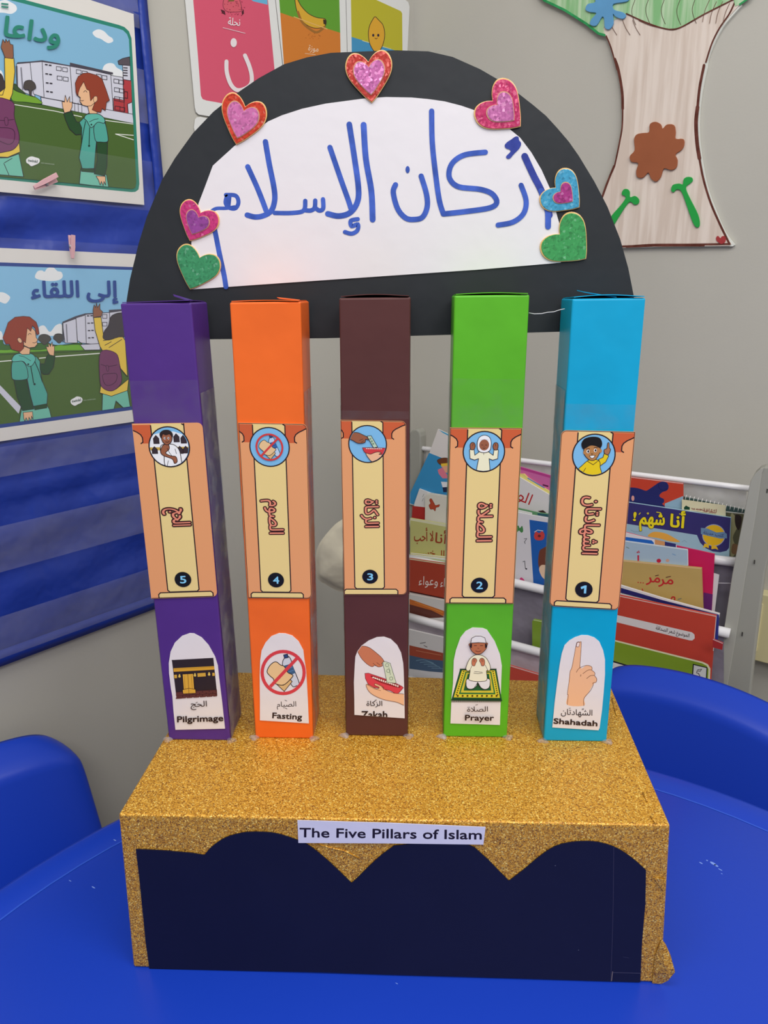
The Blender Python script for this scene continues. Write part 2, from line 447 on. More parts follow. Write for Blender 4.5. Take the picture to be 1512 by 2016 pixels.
# ------------------------------------------------------------------ the display: base, five pillars, arch
H0 = .1778
GOLD = M((190, 140, 50), .38, .5, 'glitter', cols=((132, 80, 20), (188, 130, 36), (210, 152, 46), (228, 172, 62), (255, 226, 128)), pos=(.22, .5, .86), metal=.22, scale=1050, tilt=.5)
disp = root('pillar_display', (0, .1, 0), 'handmade display: five coloured box pillars under a black arch on a gold glitter box', 'display')
FR = Plane((0, 0, 0), (0, -1, 0))
c = {}
c['tl'] = aty(233, 1604, 0); c['tr'] = aty(1320, 1622, 0); c['tl'].z = c['tr'].z = H0
c['bl'] = aty(263, 1908, 0); c['br'] = aty(1302, 1936, 0); c['bl'].z = c['br'].z = 0.0003
c['ul'] = atz(402, 1321, H0); c['ur'] = atz(1199, 1343, H0)
c['dl'] = Vector((c['bl'].x, c['ul'].y, .0003)); c['dr'] = Vector((c['br'].x, c['ur'].y, .0003))
gb = link('gold_box', [c[k] for k in ('bl', 'br', 'dr', 'dl', 'tl', 'tr', 'ur', 'ul')], [(0, 1, 2, 3), (4, 5, 6, 7), (0, 1, 5, 4), (1, 2, 6, 5), (2, 3, 7, 6), (3, 0, 4, 7)], [GOLD], disp)
fixn(gb, .0022, 3); gb['label'] = 'box covered in gold glitter paper'
# turned-out paper tab at the lower right, folded tab above it
tabp = [(1303, 1848), (1310, 1858), (1320, 1880), (1328, 1912), (1315, 1930), (1302, 1936), (1284, 1935), (1290, 1880)]
o = link('paper_flap', [FR.hit(x, y, .0012) for x, y in tabp[:2]]+[FR.hit(1320, 1880, .004), FR.hit(1329, 1913, .007), FR.hit(1315, 1930, .005), FR.hit(1302, 1936, .002), FR.hit(1284, 1935, .0006), FR.hit(1290, 1880, .0006)]+[FR.hit(1308, 1900, .005)],
     [(i, (i+1) % 8, 8) for i in range(8)], [GOLD], gb)
md = o.modifiers.new('thick', 'SOLIDIFY'); md.thickness = .0005
o = link('paper_flap', [FR.hit(1286, 1727, .0006), FR.hit(1311, 1732, .0012), FR.hit(1308, 1756, .0012)], [(0, 1, 2)], [GOLD], gb); md = o.modifiers.new('thick', 'SOLIDIFY'); md.thickness = .0005
# creases of the glitter paper
TOPP = Plane((0, 0, H0), (0, 0, 1))
for a in ([(1205, 1375), (1214, 1408)], [(1266, 1560), (1274, 1577)], [(1281, 1607), (1291, 1621)]):
    p = [TOPP.hit(x, y, .0008) for x, y in a]; tube('paper_crease', p, .0007, GOLD, gb, 6)
q = Print(crop(0, 0, 1, FR), .0005); 
tube('paper_crease', [FR.hit(x, y, .0003) for x, y in ((622, 1661), (650, 1669), (677, 1675), (707, 1690))], .0006, GOLD, gb, 6)
# black arcade paper
Q = lambda pts: px(220, 1540, 2.7, pts)
S = lambda pts: px(760, 1540, 2.52, pts)
arc = Q([(128, 357), (200, 360), (290, 365), (430, 378), (492, 388)])+Q(crs([(492, 388), (530, 345), (600, 297), (690, 270), (780, 265), (870, 272), (950, 295), (1040, 332), (1120, 392), (1200, 465), (1275, 537)], False, 3)[1:])
arc += [(706, 1726), (728, 1704), (750, 1684), (765, 1673)]+S([(40, 316), (120, 308), (250, 306), (400, 308), (440, 325), (510, 388), (560, 440), (610, 490)])
arc += S(crs([(610, 490), (680, 437), (760, 370), (840, 318), (930, 297), (1030, 295), (1130, 320), (1220, 375), (1290, 437)], False, 3)[1:])+S([(1287, 600), (1270, 800), (1262, 992), (1110, 988), (800, 978), (400, 966), (0, 955)])+Q([(1100, 1010), (600, 1000), (200, 992), (180, 850), (160, 650), (145, 500)])
BLK = M((17, 18, 40), .42, .35, 'card')
bp = sheet('arcade_paper', arc, FR, .0012, .0010, BLK, disp); bp['label'] = 'black paper cut into three round arches'
p = Print(crop(760, 1540, 2.52, FR), .0012, .5)
p.line([(1130, 322), (1127, 600), (1122, 800), (1115, 990)], 1.4, (70, 66, 86)); p.line([(1124, 940), (1119, 985)], 3, (140, 125, 115)); p.line([(1122, 944), (1262, 948)], 2, (80, 78, 98))
p.line([(1175, 866), (1205, 872)], 2, (52, 54, 78)); p.ell(840, 414, 3, 2, (90, 92, 110)); p.ell(955, 833, 3, 2, (80, 85, 105))
p.build('fold_lines', bp)
ts = sheet('title_strip', [(585.6, 1615), (770, 1620.5), (956, 1628.5), (951.7, 1663), (770, 1660.5), (587.4, 1659.6)], FR, .0019, .0006, M((208, 206, 222), .4, .4, 'paper'), disp)
p = Print(crop(0, 0, 1, FR), .0019, .4)
p.text('The Five Pillars of Islam', (590, 1648), (948, 1652.5), 26, (32, 24, 36), bold=.022)
p.build('lettering', ts); ts['label'] = 'white strip reading The Five Pillars of Islam'

PD = .052
TAPE = M((150, 148, 152), .16, .7, 'tape', alpha=.42); TAPE2 = M((150, 150, 155), .2, .6, 'tape', alpha=.035)
GLUE = M((190, 180, 180), .25, .6, 'tape', alpha=.38)
pil = dict(
 purple=dict(y=.117, c=(78, 44, 126), q=((236.5, 599), (376, 594), (453, 1454), (333, 1458)), card=((260.6, 833.8), (398.7, 831.7), (428.4, 1173.8), (298.7, 1178)), uc=.50, rc=(0, 1, 1, 0), cb=(1, 0), pl=(.12, .94), tape=750),
 orange=dict(y=.1228, c=(243, 104, 34), q=((451.5, 592), (592, 597), (616, 1454), (502.5, 1448)), card=((469.6, 831.7), (604.6, 834.3), (614, 1177.7), (489.2, 1176.4)), uc=.442, rc=(0, 1, 1, 0), cb=(1, 1), pl=(.05, .87), tape=None),
 brown=dict(y=.1294, c=(82, 45, 43), q=((667.5, 586), (808, 586), (802.5, 1449), (681, 1448)), card=((670.4, 826.4), (799.5, 828.5), (800.6, 1170.3), (677.8, 1170.3)), uc=.41, rc=(0, 1, 1, 0), cb=(1, 1), pl=(.005, .86), tape=808),
 green=dict(y=.130, c=(86, 172, 34), q=((894.5, 580), (1042.5, 582), (998, 1451), (873, 1448)), card=((886, 841.2), (1027.5, 842.3), (1010.5, 1187.8), (876.2, 1187)), uc=.483, rc=(0, 0, 0, 0), cb=(1, 1), pl=(.07, .885), tape=745),
 blue=dict(y=.1250, c=(0, 156, 198), q=((1127, 587), (1271.5, 588), (1194, 1463), (1070.7, 1456)), card=((1104.7, 846.5), (1250.2, 849.7), (1217.7, 1200.2), (1081, 1192)), uc=.465, rc=(1, 0, 1, 1), cb=(0, 1), pl=(.07, .89), tape=795))
words = dict(purple=('الحج', .47, .57, .67, '5'), orange=('الصوم', .42, .615, .61, '4'), brown=('الزكاة', .435, .595, .60, '3'), green=('الصلاة', .41, .63, .63, '2'), blue=('الشهادتان', .355, .68, .66, '1'))
PEACH = (224, 155, 105); YEL = (228, 203, 136); RUST = (200, 92, 52); SKY = (122, 182, 222)
P3 = {}
for nm, d in pil.items():
    pf = Plane((0, d['y'], 0), (0, -1, 0)); P3[nm] = pf
    tl, tr, br, bl = [pf.hit(x, y) for x, y in d['q']]
    br.z = bl.z = H0; zt = (tl.z+tr.z)/2; tl.z = tr.z = zt
    D = Vector((0, PD, 0))
    cm = M(d['c'], .38, .35, 'card')
    V = [bl, br, br+D, bl+D, tl, tr, tr+D, tl+D]
    b = link('pillar', V, [(0, 1, 2, 3), (4, 5, 6, 7), (0, 1, 5, 4), (1, 2, 6, 5), (2, 3, 7, 6), (3, 0, 4, 7)], [cm], disp)
    fixn(b, .0016, 3); b['label'] = nm+' paper-covered box pillar'
    # closing flap of the box: a bent lid lifting a little from the top
    hgt = dict(purple=.0014, orange=.0010, brown=.0024, green=.0016, blue=.0026)[nm]
    NX, NY = 8, 5; V = []; F = []
    for i in range(NX+1):
        for j in range(NY+1):
            u, v = i/NX, j/NY
            x = tl.x+.0015+(tr.x-tl.x-.003)*u
            lift = hgt*(.35+.65*math.sin(math.pi*min(1, u*1.05)) if nm != 'purple' else .2+.8*u)*(1-v)**.6+.0008
            V.append((x, d['y']+.0012+PD*.93*v+.002*math.sin(5*u), zt+lift))
    for i in range(NX):
        for j in range(NY): a = i*(NY+1)+j; F.append((a, a+1, a+NY+2, a+NY+1))
    fp = link('top_flap', V, F, [cm], b); md = fp.modifiers.new('thick', 'SOLIDIFY'); md.thickness = .0007; md.offset = 1
    if nm in ('purple', 'blue', 'orange'):
        sx = .62 if nm != 'blue' else .25
        xa = tl.x+(tr.x-tl.x)*sx; xb = tl.x+(tr.x-tl.x)*(sx+.36)
        fp2 = link('torn_corner', [(xa, d['y']+.03, zt+(.003 if nm == 'orange' else .006)), (xb, d['y']+.002, zt+.0012), (xb-.004, d['y']+.03, zt+.0015), (xa-.004, d['y']+.04, zt+(.004 if nm == 'orange' else .0075))], [(0, 1, 2), (0, 2, 3)], [cm], b)
        md = fp2.modifiers.new('thick', 'SOLIDIFY'); md.thickness = .0006
    # clear tape over both sides
    for s, (u0, l0) in (('R', (br, tr)), ('L', (bl, tl))):
        sg = 1 if s == 'R' else -1
        if (nm in ('blue', 'green') and s == 'R') : continue
        zt2 = l0.z if False else u0.z+(l0.z-u0.z)*.82
        k = (zt2-u0.z)/(l0.z-u0.z); hi = u0.lerp(l0, k); e = Vector((sg*.0006, 0, 0))
        NZ = 14; V = []; F = []
        for i in range(NZ+1):
            q0 = u0.lerp(hi, i/NZ)+e
            for j in range(4): V.append(q0+Vector((sg*.0004*random.random(), .002+(PD-.004)*j/3, 0)))
        for i in range(NZ):
            for j in range(3): a = i*4+j; F.append((a, a+1, a+5, a+4))
        link('side_tape', V, F, [TAPE], b, smooth=True)
    if d['tape']:
        yy = d['tape']; fx = lambda y, s: d['q'][0][0]+(d['q'][3][0]-d['q'][0][0])*(y-d['q'][0][1])/(d['q'][3][1]-d['q'][0][1]) if s == 0 else d['q'][1][0]+(d['q'][2][0]-d['q'][1][0])*(y-d['q'][1][1])/(d['q'][2][1]-d['q'][1][1])
        cy = d['card'][0][1]-1
        sheet('front_tape', [(fx(yy, 0)+1, yy), (fx(yy, 1)-1, yy-2 if nm == 'purple' else yy+2), (fx(cy, 1)-1, cy), (fx(cy, 0)+1, cy)], pf, .0004, .0003, TAPE2, b)
    # glue at the foot
    for kx, s in ((0, bl), (1, br)):
        V = []; F = []
        n = 10
        for i in range(5):
            for k in range(n):
                a = 2*math.pi*k/n; rr_ = (.0042+.0013*math.sin(3*a+kx+len(nm)))*math.cos(i/4*math.pi/2); V.append((s.x+rr_*1.3*math.cos(a)+(.001 if kx else -.001), s.y+rr_*math.sin(a)-.001, H0+.0003+.0032*math.sin(i/4*math.pi/2)))
        for i in range(4):
            for k in range(n): F.append((i*n+k, i*n+(k+1) % n, (i+1)*n+(k+1) % n, (i+1)*n+k))
        link('glue_blob', V, F, [GLUE], b, smooth=True)
    # column card
    A, B, C_, D_ = [pf.hit(x, y) for x, y in d['card']]
    Wc = (B-A).length; Hc = (D_-A).length/Wc; d['H'] = Hc
    def mp(x, y, z, A=A, B=B, C_=C_, D_=D_, Hc=Hc):
        v = y/Hc; return (A.lerp(B, x)).lerp(D_.lerp(C_, x), v)+Vector((0, -z, 0))
    ol = rr(0, 0, 1, Hc, .075, 4, d['rc'])
    cd_ = prism('column_card', [mp(x, y, .0012) for x, y in ol], (0, .0008, 0), M(PEACH, .3, .4), b)
    p = Print(mp, .0012, .3, .4); p.clip = [(x, y) for x, y in rr(.004, .004, .996, Hc-.004, .072, 4, d['rc'])]
    uc = d['uc']; hw = .236; k1, k2 = uc-hw, uc+hw; LN = .017
    for sd, on in ((-1, d['cb'][0]), (1, d['cb'][1])):
        if not on: continue
        e = uc+sd*hw; f = lambda a: e+sd*a
        cor = [(f(0), .02), (f(.34), .02), (f(.34), .06), (f(.29), .078), (f(.25), .10), (f(.20), .125), (f(.155), .16), (f(.135), .20), (f(.135), .265), (f(.165), .285), (f(0), .285)]
        p.fill(cor, RUST); p.line(cor[1:-1], LN, INK)
    if not d['cb'][1]: p.line([(k2, 0), (k2, .1)], LN, INK)
    p.fill([(k1, .012), (k1+.03, -.0), (k2-.03, -.0), (k2, .03), (k2, Hc*.962-.02), (k2-.02, Hc*.962), (k1+.02, Hc*.962), (k1, Hc*.962-.02)], YEL)
    p.line([(k1, .03), (k1, Hc*.962-.03), (k1+.03, Hc*.962), (k2-.03, Hc*.962), (k2, Hc*.962-.03), (k2, .03), (k2-.03, .012)], LN, INK)
    x0, x1 = d['pl']; y0 = Hc*.962
    base = [(x0, Hc-.008), (x0, y0+.035), (x0+.03, y0+.008), (x1-.03, y0+.008), (x1, y0+.035), (x1, Hc-.008)]
    p.fill(base, YEL); p.line(base, LN, INK, closed=True)
    p.line(rr(.004, .004, .996, Hc-.006, .07, 4, d['rc']), .014, INK, closed=True) if nm != 'purple' else p.line([(0, Hc-.006), (1, Hc-.006)], .014, INK)
    p.clip = None
    cy = Hc*.128; R_ = .298; d['mp'] = mp; d['cc'] = (uc, cy)
    p.ell(uc, cy, R_, R_, INK, 40); p.ell(uc, cy, R_-.018, R_-.018, SKY, 40)
    tx, v0, v1, xb, num = words[nm]
    p.text(ar(tx), (uc-.055, Hc*v0), (uc-.055, Hc*v1), .30 if nm != 'purple' else .36, (226, 138, 112), bold=.006, outline=(.062, (56, 18, 22)))
    p.ell(uc+.01, Hc*.888, .125, .122, (16, 16, 24), 32)
    ww = .045 if num != '1' else .026
    if num == '1': p.fill([(uc+.012+x, Hc*.888+y) for x, y in ((-.05, -.035), (.008, -.064), (.034, -.064), (.034, .060), (.002, .060), (.002, -.022), (-.04, -.002))], (130, 200, 240))
    else: p.text(num, (uc+.012-ww, Hc*.888+.058), (uc+.012+ww, Hc*.888+.058), .165, (130, 200, 240), bold=.02 if num != '1' else .008)
    d['p'] = p; d['cardobj'] = cd_; d['obj'] = b; d['pf'] = pf

SK1 = (150, 90, 62); SK2 = (232, 180, 140); SK3 = (196, 118, 84)
def circ(nm):
    """roundel drawing in units where the roundel has radius 1"""
    d = pil[nm]; p = d['p']; cx, cy = d['cc']; R_ = .28
    q = Print(lambda x, y, z: d['mp'](cx+x*R_, cy+y*R_, z), p.base+p.k*p.STEP+.00004, .3, .4)
    q.clip = [(math.cos(t)*.99, math.sin(t)*.99) for t in [2*math.pi*i/24 for i in range(24)]]
    return q
# 5: pilgrim before arcades
q = circ('purple')
q.rect(-1, -.25, 1, 1, (232, 232, 236)); q.fill([(-1, -.6), (-.3, -.75), (.3, -.8), (1, -.55), (1, -.2), (-1, -.2)], (225, 228, 232)); q.rect(-1, -.02, 1, .18, (196, 160, 70)); q.rect(-1, .16, 1, 1, (236, 236, 240)); q.rect(-1, -.08, 1, 0, (240, 240, 240))
for x, y, h in ((-.62, -.55, .36), (.42, -.62, .36), (.78, -.55, .36), (-.75, .02, .3), (.55, .02, .32), (.85, .02, .3)):
    q.out([(x-.14, y+h), (x-.14, y+.1), (x, y-.06), (x+.14, y+.1), (x+.14, y+h)], (52, 40, 48), .03, INK, False)
q.out([(-.42, -.05), (-.2, -.15), (.25, -.12), (.5, .15), (.56, .6), (.5, 1), (-.25, 1), (-.3, .4), (-.45, .3)], (238, 238, 242), .035, INK)
q.out([(-.4, .05), (-.25, -.13), (-.02, -.15), (0, .1), (-.2, .3), (.05, .45), (.3, .5), (.35, .75), (.2, .85), (.1, .62), (-.3, .45), (-.45, .28)], SK1, .035, INK)
q.line([(-.1, .05), (.0, .3), (.1, .45)], .025, INK); q.line([(.3, .1), (.35, .35)], .025, INK); q.line([(-.1, .7), (-.2, 1)], .025, INK)
q.out([(-.33, -.5), (-.28, -.25), (-.08, -.12), (.12, -.25), (.2, -.5), (.05, -.72), (-.2, -.72)], SK1, .035, INK)
q.out([(-.36, -.48), (-.4, -.7), (-.2, -.86), (.08, -.86), (.24, -.7), (.22, -.5), (.1, -.66), (-.1, -.62), (-.28, -.68)], (40, 26, 26), .02, INK)
for x in (-.17, .02): q.ell(x, -.46, .05, .06, (240, 240, 240), 10); q.ell(x+.01, -.46, .03, .04, (20, 12, 12), 8)
q.line([(-.15, -.28), (-.05, -.25), (.05, -.3)], .025, INK)
q.build('picture', pil['purple']['cardobj'])
# 4: no food, no drink
def nofood(q, S_=1, ring=(206, 60, 66), bg=None, fine=True):
    q.out([(.05, -.65), (.25, -.75), (.38, -.55), (.42, -.35), (.75, .5), (.62, .62), (.4, .6), (.02, -.2), (-.03, -.45)], (182, 205, 228) if bg else (200, 205, 218), .035, INK)
    q.fill([(.05, -.32), (.4, -.42), (.58, .02), (.25, .15)], (36, 84, 150) if bg else (58, 92, 128))
    q.line([(.12, -.15), (.44, -.26)], .03, (90, 130, 180)); q.line([(.2, 0), (.5, -.12)], .03, (90, 130, 180))
    q.out([(.02, -.82), (.2, -.86), (.24, -.7), (.06, -.66)], (40, 70, 120), .03, INK, False)
    q.out([(-.3, .3), (.0, .6), (.3, .3), (.42, .42), (.05, .88), (-.35, .5)], (214, 176, 120), .03, INK, False)
    q.out([(-.75, -.05), (-.6, -.35), (-.35, -.5), (-.12, -.35), (.05, -.28), (.22, 0), (.42, .1), (.42, .22), (.02, .58), (-.4, .5), (-.45, .3), (-.62, .15)], (226, 190, 140), .035, INK)
q = circ('orange'); q.clip = None
q2 = Print(lambda x, y, z: q.map(x*.74, y*.74, z), q.base, .3, .4)
nofood(q2, bg=True)
q2.line([(math.cos(t)*.92, math.sin(t)*.92) for t in [2*math.pi*i/36 for i in range(36)]], .13, (206, 58, 58), closed=True)
q2.line([(-.62, .64), (.62, -.64)], .14, (206, 58, 58), cap=False)
q2.build('picture', pil['orange']['cardobj'])
# 3: giving
def giving(q, skin1, skin2):
    q.out([(-.05, .2), (.1, .55), (.35, .62), (.75, .68), (1.1, .75), (1.1, .35), (.9, .3)], (214, 66, 66), .03, INK)
    q.fill([(-.28, .2), (1.1, .2), (1.1, .6), (.1, .62), (-.12, .5)], (205, 58, 62)); q.line([(-.28, .2), (1.1, .2)], .03, (120, 26, 30)); q.line([(-.28, .2), (-.2, .42), (0, .55)], .03, (120, 26, 30))
    for i in range(9): q.ell(-.05+i*.1, .24, .045, .025, (235, 225, 215), 8)
    q.out([(-.1, .5), (.15, .55), (.4, .45), (.6, .42), (.75, .48), (.62, .55), (.9, .6), (1, .9), (.3, .98), (.05, .78)], skin2, .03, INK)
    q.out([(-.02, -.45), (.2, -.48), (.55, .14), (.33, .2)], (186, 205, 180), .03, INK, False)
    for t in (.2, .45, .7): q.ell(.1+.3*t, -.42+.55*t, .06, .06, (120, 150, 120), 10)
    q.out([(-1.1, -.55), (-.6, -.65), (-.2, -.5), (-.02, -.4), (.05, -.25), (-.1, -.28), (-.15, -.1), (-.5, -.05), (-.8, -.2), (-1.1, -.35)], skin1, .03, INK)
    q.line([(-.35, -.1), (-.2, -.2)], .02, INK); q.line([(-.45, -.2), (-.25, -.3)], .02, INK)
q = circ('brown'); giving(q, SK1, SK2); q.build('picture', pil['brown']['cardobj'])
# 2: girl in white headscarf with raised hands
q = circ('green')
DR = (234, 230, 196)
q.out([(-.2, -.02), (-.45, .18), (-.5, -.12), (-.72, -.1), (-.68, .35), (-.45, .42), (-.25, .35), (-.35, 1.05), (.35, 1.05), (.27, .35), (.45, .42), (.7, .35), (.72, -.1), (.5, -.12), (.47, .18), (.2, -.02)], DR, .03, INK, False)
q.line([(0, .03), (0, .15)], .02, INK)
for s in (-1, 1):
    q.out([(s*.5, -.12), (s*.44, -.3), (s*.5, -.45), (s*.62, -.47), (s*.7, -.35), (s*.66, -.12)], SK1, .03, INK)
    q.line([(s*.55, -.42), (s*.57, -.3)], .02, INK)
q.out([(0, -.85), (-.24, -.75), (-.34, -.5), (-.32, -.15), (-.2, .0), (0, .04), (.2, 0), (.32, -.15), (.34, -.5), (.24, -.75)], (236, 236, 240), .03, INK)
q.ell(0, -.35, .245, .28, SK1, 24); q.line([(-.2, -.6), (0, -.64), (.2, -.6)], .02, (180, 180, 190))
q.line([(-.14, -.35), (-.06, -.35)], .025, INK); q.line([(.06, -.35), (.14, -.35)], .025, INK); q.line([(-.06, -.2), (0, -.18), (.06, -.2)], .022, INK); q.ell(0, -.28, .02, .02, (110, 60, 40), 8)
q.build('picture', pil['green']['cardobj'])
# 1: boy pointing up
q = circ('blue')
Y_ = (226, 196, 24)
q.out([(.25, .2), (.45, .1), (.5, -.12), (.62, -.06), (.72, .02), (.6, .32), (.35, .52)], Y_, .03, INK, False)
q.out([(-.3, .3), (-.1, .22), (.15, .22), (.32, .35), (.35, .6), (.42, 1.05), (-.4, 1.05), (-.5, .85), (-.72, .75), (-.55, .55)], Y_, .03, INK)
q.line([(-.28, .32), (0, .48), (.2, .3)], .03, INK); q.line([(-.45, .85), (-.35, .65)], .025, INK)
q.out([(.5, -.12), (.48, -.28), (.6, -.36), (.62, -.6), (.68, -.62), (.72, -.38), (.78, -.3), (.72, -.08), (.62, -.04)], (170, 112, 74), .03, INK)
q.out([(-.5, -.3), (-.45, 0), (-.2, .24), (.05, .24), (.22, .0), (.28, -.35), (0, -.6), (-.3, -.55)], (178, 124, 72), .03, INK)
q.ell(.3, -.22, .07, .1, (178, 124, 72), 12); q.ell(-.47, -.12, .06, .09, (178, 124, 72), 12)
q.out([(-.55, -.3), (-.64, -.55), (-.5, -.8), (-.15, -.9), (.2, -.85), (.34, -.6), (.28, -.38), (.05, -.46), (-.2, -.48), (-.42, -.35)], (14, 12, 16), .02, INK)
for x, y in ((-.3, -.18), (.05, -.24)): q.ell(x, y, .075, .09, (240, 240, 240), 12); q.ell(x+.01, y, .045, .065, (30, 18, 14), 10)
q.line([(-.4, -.3), (-.24, -.32)], .03, INK); q.line([(-.02, -.38), (.14, -.38)], .03, INK)
q.fill([(-.22, .04), (.06, .0), (-.02, .14), (-.12, .15)], (235, 235, 235)); q.line([(-.22, .04), (.06, 0), (-.02, .14), (-.12, .15)], .02, INK, closed=True); q.line([(-.14, -.08), (-.1, -.04), (-.05, -.08)], .022, INK)
q.build('picture', pil['blue']['cardobj'])
for d in pil.values(): d['p'].build('column_print', d['cardobj'])

# arched labels at the feet
def label(nm, ox, oy, s, ol):
    d = pil[nm]; o = sheet('arched_label', px(ox, oy, s, ol), d['pf'], .0010, .0008, M((222, 216, 218), .42, .4, 'paper'), d['obj'])
    return o, Print(crop(ox, oy, s, d['pf']), .0010, .4)
TXT = (40, 22, 24)
o, p = label('purple', 280, 1180, 3.979, [(260, 1022), (648, 1013), (625, 800), (600, 600), (592, 520), (570, 450), (520, 360), (465, 300), (405, 268), (370, 266), (310, 288), (255, 340), (222, 410), (208, 500), (210, 580), (225, 700), (236, 760), (245, 880)])
p.fill([(232, 475), (557, 458), (588, 755), (268, 773)], (44, 34, 38)); p.fill([(242, 540), (563, 523), (566, 550), (245, 568)], (212, 158, 48)); p.line([(232, 476), (240, 500), (245, 570), (566, 552)], 3, INK)
p.line([(242, 548), (563, 530)], 2, (140, 96, 30))
for pts in ([(247, 590), (273, 588), (275, 618), (250, 620)], [(430, 578), (497, 573), (500, 604), (433, 609)], [(547, 574), (568, 573), (571, 600), (548, 602)]):
    p.fill(pts, (205, 160, 60)); p.line(pts, 3, INK, closed=True)
for x, y in ((292, 600), (413, 592), (524, 585)): p.fill([(x-10, y+8), (x-4, y-14), (x+4, y-14), (x+10, y+8), (x, y+14)], (222, 190, 90))
p.fill([(300, 722), (585, 706), (588, 755), (268, 773), (264, 726)], (68, 34, 36))
for r in range(4):
    for k in range(7):
        x = 268+k*52-(r % 2)*24; y = 731+r*13-k*3
        if x < 262: x = 264
        p.fill([(x, y), (min(x+46, 584), y-3), (min(x+46, 585), y+7), (x, y+10)], (98, 52, 48))
dr = [(315, 586), (400, 582), (408, 700), (418, 708), (420, 735), (320, 740), (316, 712), (324, 704)]
p.fill(dr, (214, 164, 58)); p.line(dr, 3.5, INK, closed=True); p.line([(357, 586), (366, 736)], 3, (90, 56, 20)); p.line([(325, 706), (365, 696), (408, 704)], 4, (90, 56, 20))
p.line([(330, 600), (336, 700)], 2, (150, 106, 40)); p.line([(386, 598), (392, 700)], 2, (150, 106, 40))
p.text(ar('الحج'), (380, 843), (506, 838), 62, TXT, bold=.004); p.line([(420, 812), (432, 806)], 4, TXT)
p.text('Pilgrimage', (275, 963), (634, 952), 66, TXT, bold=.03); p.build('label_print', o)
o, p = label('orange', 280, 1180, 3.979, [(922, 948), (1305, 972), (1298, 800), (1290, 660), (1284, 560), (1270, 470), (1262, 400), (1225, 330), (1175, 285), (1120, 268), (1070, 266), (1010, 290), (965, 340), (935, 400), (924, 480), (920, 600), (922, 800)])
q = Print(lambda x, y, z: p.map(1104+x*168, 573+y*168, z), p.base, .4)
nofood(q); q.line([(math.cos(t)*.98, math.sin(t)*.98) for t in [2*math.pi*i/40 for i in range(40)]], .15, (208, 62, 70), closed=True); q.line([(-.60, .66), (.66, -.68)], .15, (208, 62, 70), cap=False)
q.build('picture', o)
p.text(ar('الصيام'), (1055, 842), (1206, 838), 56, TXT, bold=.004); p.line([(1118, 790), (1132, 796)], 4, TXT); p.line([(1122, 852), (1134, 858)], 4, TXT)
p.text('Fasting', (1020, 930), (1250, 942), 62, TXT, bold=.03); p.build('label_print', o)
o, p = label('brown', 650, 1180, 3.979, [(190, 905), (584, 932), (582, 760), (576, 560), (572, 500), (556, 420), (525, 360), (475, 312), (420, 294), (365, 298), (300, 325), (245, 365), (212, 410), (197, 450), (192, 520), (186, 650), (189, 780)])
p.clip = [(192, 905), (580, 930), (577, 560), (556, 425), (522, 362), (475, 316), (420, 298), (365, 302), (300, 328), (245, 368), (214, 412), (197, 460), (190, 560)]
p.out([(213, 400), (225, 372), (262, 366), (310, 380), (375, 430), (410, 465), (430, 505), (405, 500), (410, 520), (380, 530), (350, 518), (330, 528), (300, 515), (270, 490), (240, 455)], SK3, 3.5, (90, 40, 30))
p.line([(335, 500), (360, 520)], 3, (90, 40, 30)); p.line([(365, 495), (390, 515)], 3, (90, 40, 30))
p.out([(272, 580), (300, 578), (400, 612), (480, 640), (560, 680), (574, 692), (545, 725), (525, 745), (470, 715), (380, 695), (330, 688), (295, 660), (276, 620)], (214, 64, 74), 3.5, (110, 22, 30), False)
p.out([(320, 602), (345, 604), (420, 628), (500, 656), (548, 682), (530, 690), (450, 668), (370, 640)], (150, 34, 40), 2.5, (90, 16, 20))
for i in range(13): p.ell(338+i*16, 612+i*5.6, 9, 6, (232, 215, 205), 8, .4*i)
p.out([(412, 490), (430, 487), (470, 500), (516, 650), (510, 657), (445, 650)], (204, 214, 186), 3, (60, 70, 60), False)
for x, y in ((446, 515), (455, 560), (478, 620)): p.line([(x+13*math.cos(t), y+13*math.sin(t)) for t in [2*math.pi*i/12 for i in range(12)]], 3, (80, 100, 80), closed=True)
p.line([(460, 535), (472, 590)], 3, (80, 100, 80))
p.out([(282, 672), (300, 668), (360, 700), (385, 690), (350, 672), (355, 660), (400, 680), (425, 705), (500, 735), (590, 750), (590, 828), (520, 805), (420, 785), (340, 750), (300, 715)], SK2, 3.5, (120, 70, 50))
p.line([(290, 668), (345, 700), (395, 715)], 3, (120, 70, 50)); p.line([(380, 668), (420, 690), (418, 708)], 3, (120, 70, 50))
p.clip = None
p.text(ar('الزكاة'), (285, 834), (408, 834), 54, TXT, bold=.004); p.line([(350, 792), (364, 788)], 4, TXT)
# the last word is cut off by the scissors at its foot
v, f = glyphs('Zakah', 0); x0 = min(a[0] for a in v); x1 = max(a[0] for a in v)
p.clip = [(190, 800), (584, 800), (584, 931), (190, 904)]; k0 = p.k
for ox, oy in ((0, 0), (2.2, 0), (-2.2, 0), (0, 2), (0, -2)):
    k0 += 1
    for t in f:
        p.k = k0; p.fill([Vector((246+ox+(v[i][0]-x0)*200/(x1-x0), 930+oy-v[i][1]*78)) for i in t], TXT)
p.k = k0+1; p.build('label_print', o)
o, p = label('green', 650, 1180, 3.979, [(942, 972), (1330, 984), (1336, 800), (1340, 640), (1345, 520), (1330, 430), (1290, 330), (1230, 240), (1195, 226), (1115, 222), (1060, 250), (1020, 300), (985, 400), (968, 480), (962, 660), (950, 780)])
RG = [(1018, 545), (1302, 545), (1345, 790), (950, 785)]
p.fill(RG, (24, 78, 44)); p.fill([(1032, 556), (1290, 556), (1330, 772), (968, 768)], (214, 198, 50)); p.fill([(1060, 566), (1262, 566), (1295, 744), (1008, 742)], (40, 110, 56))
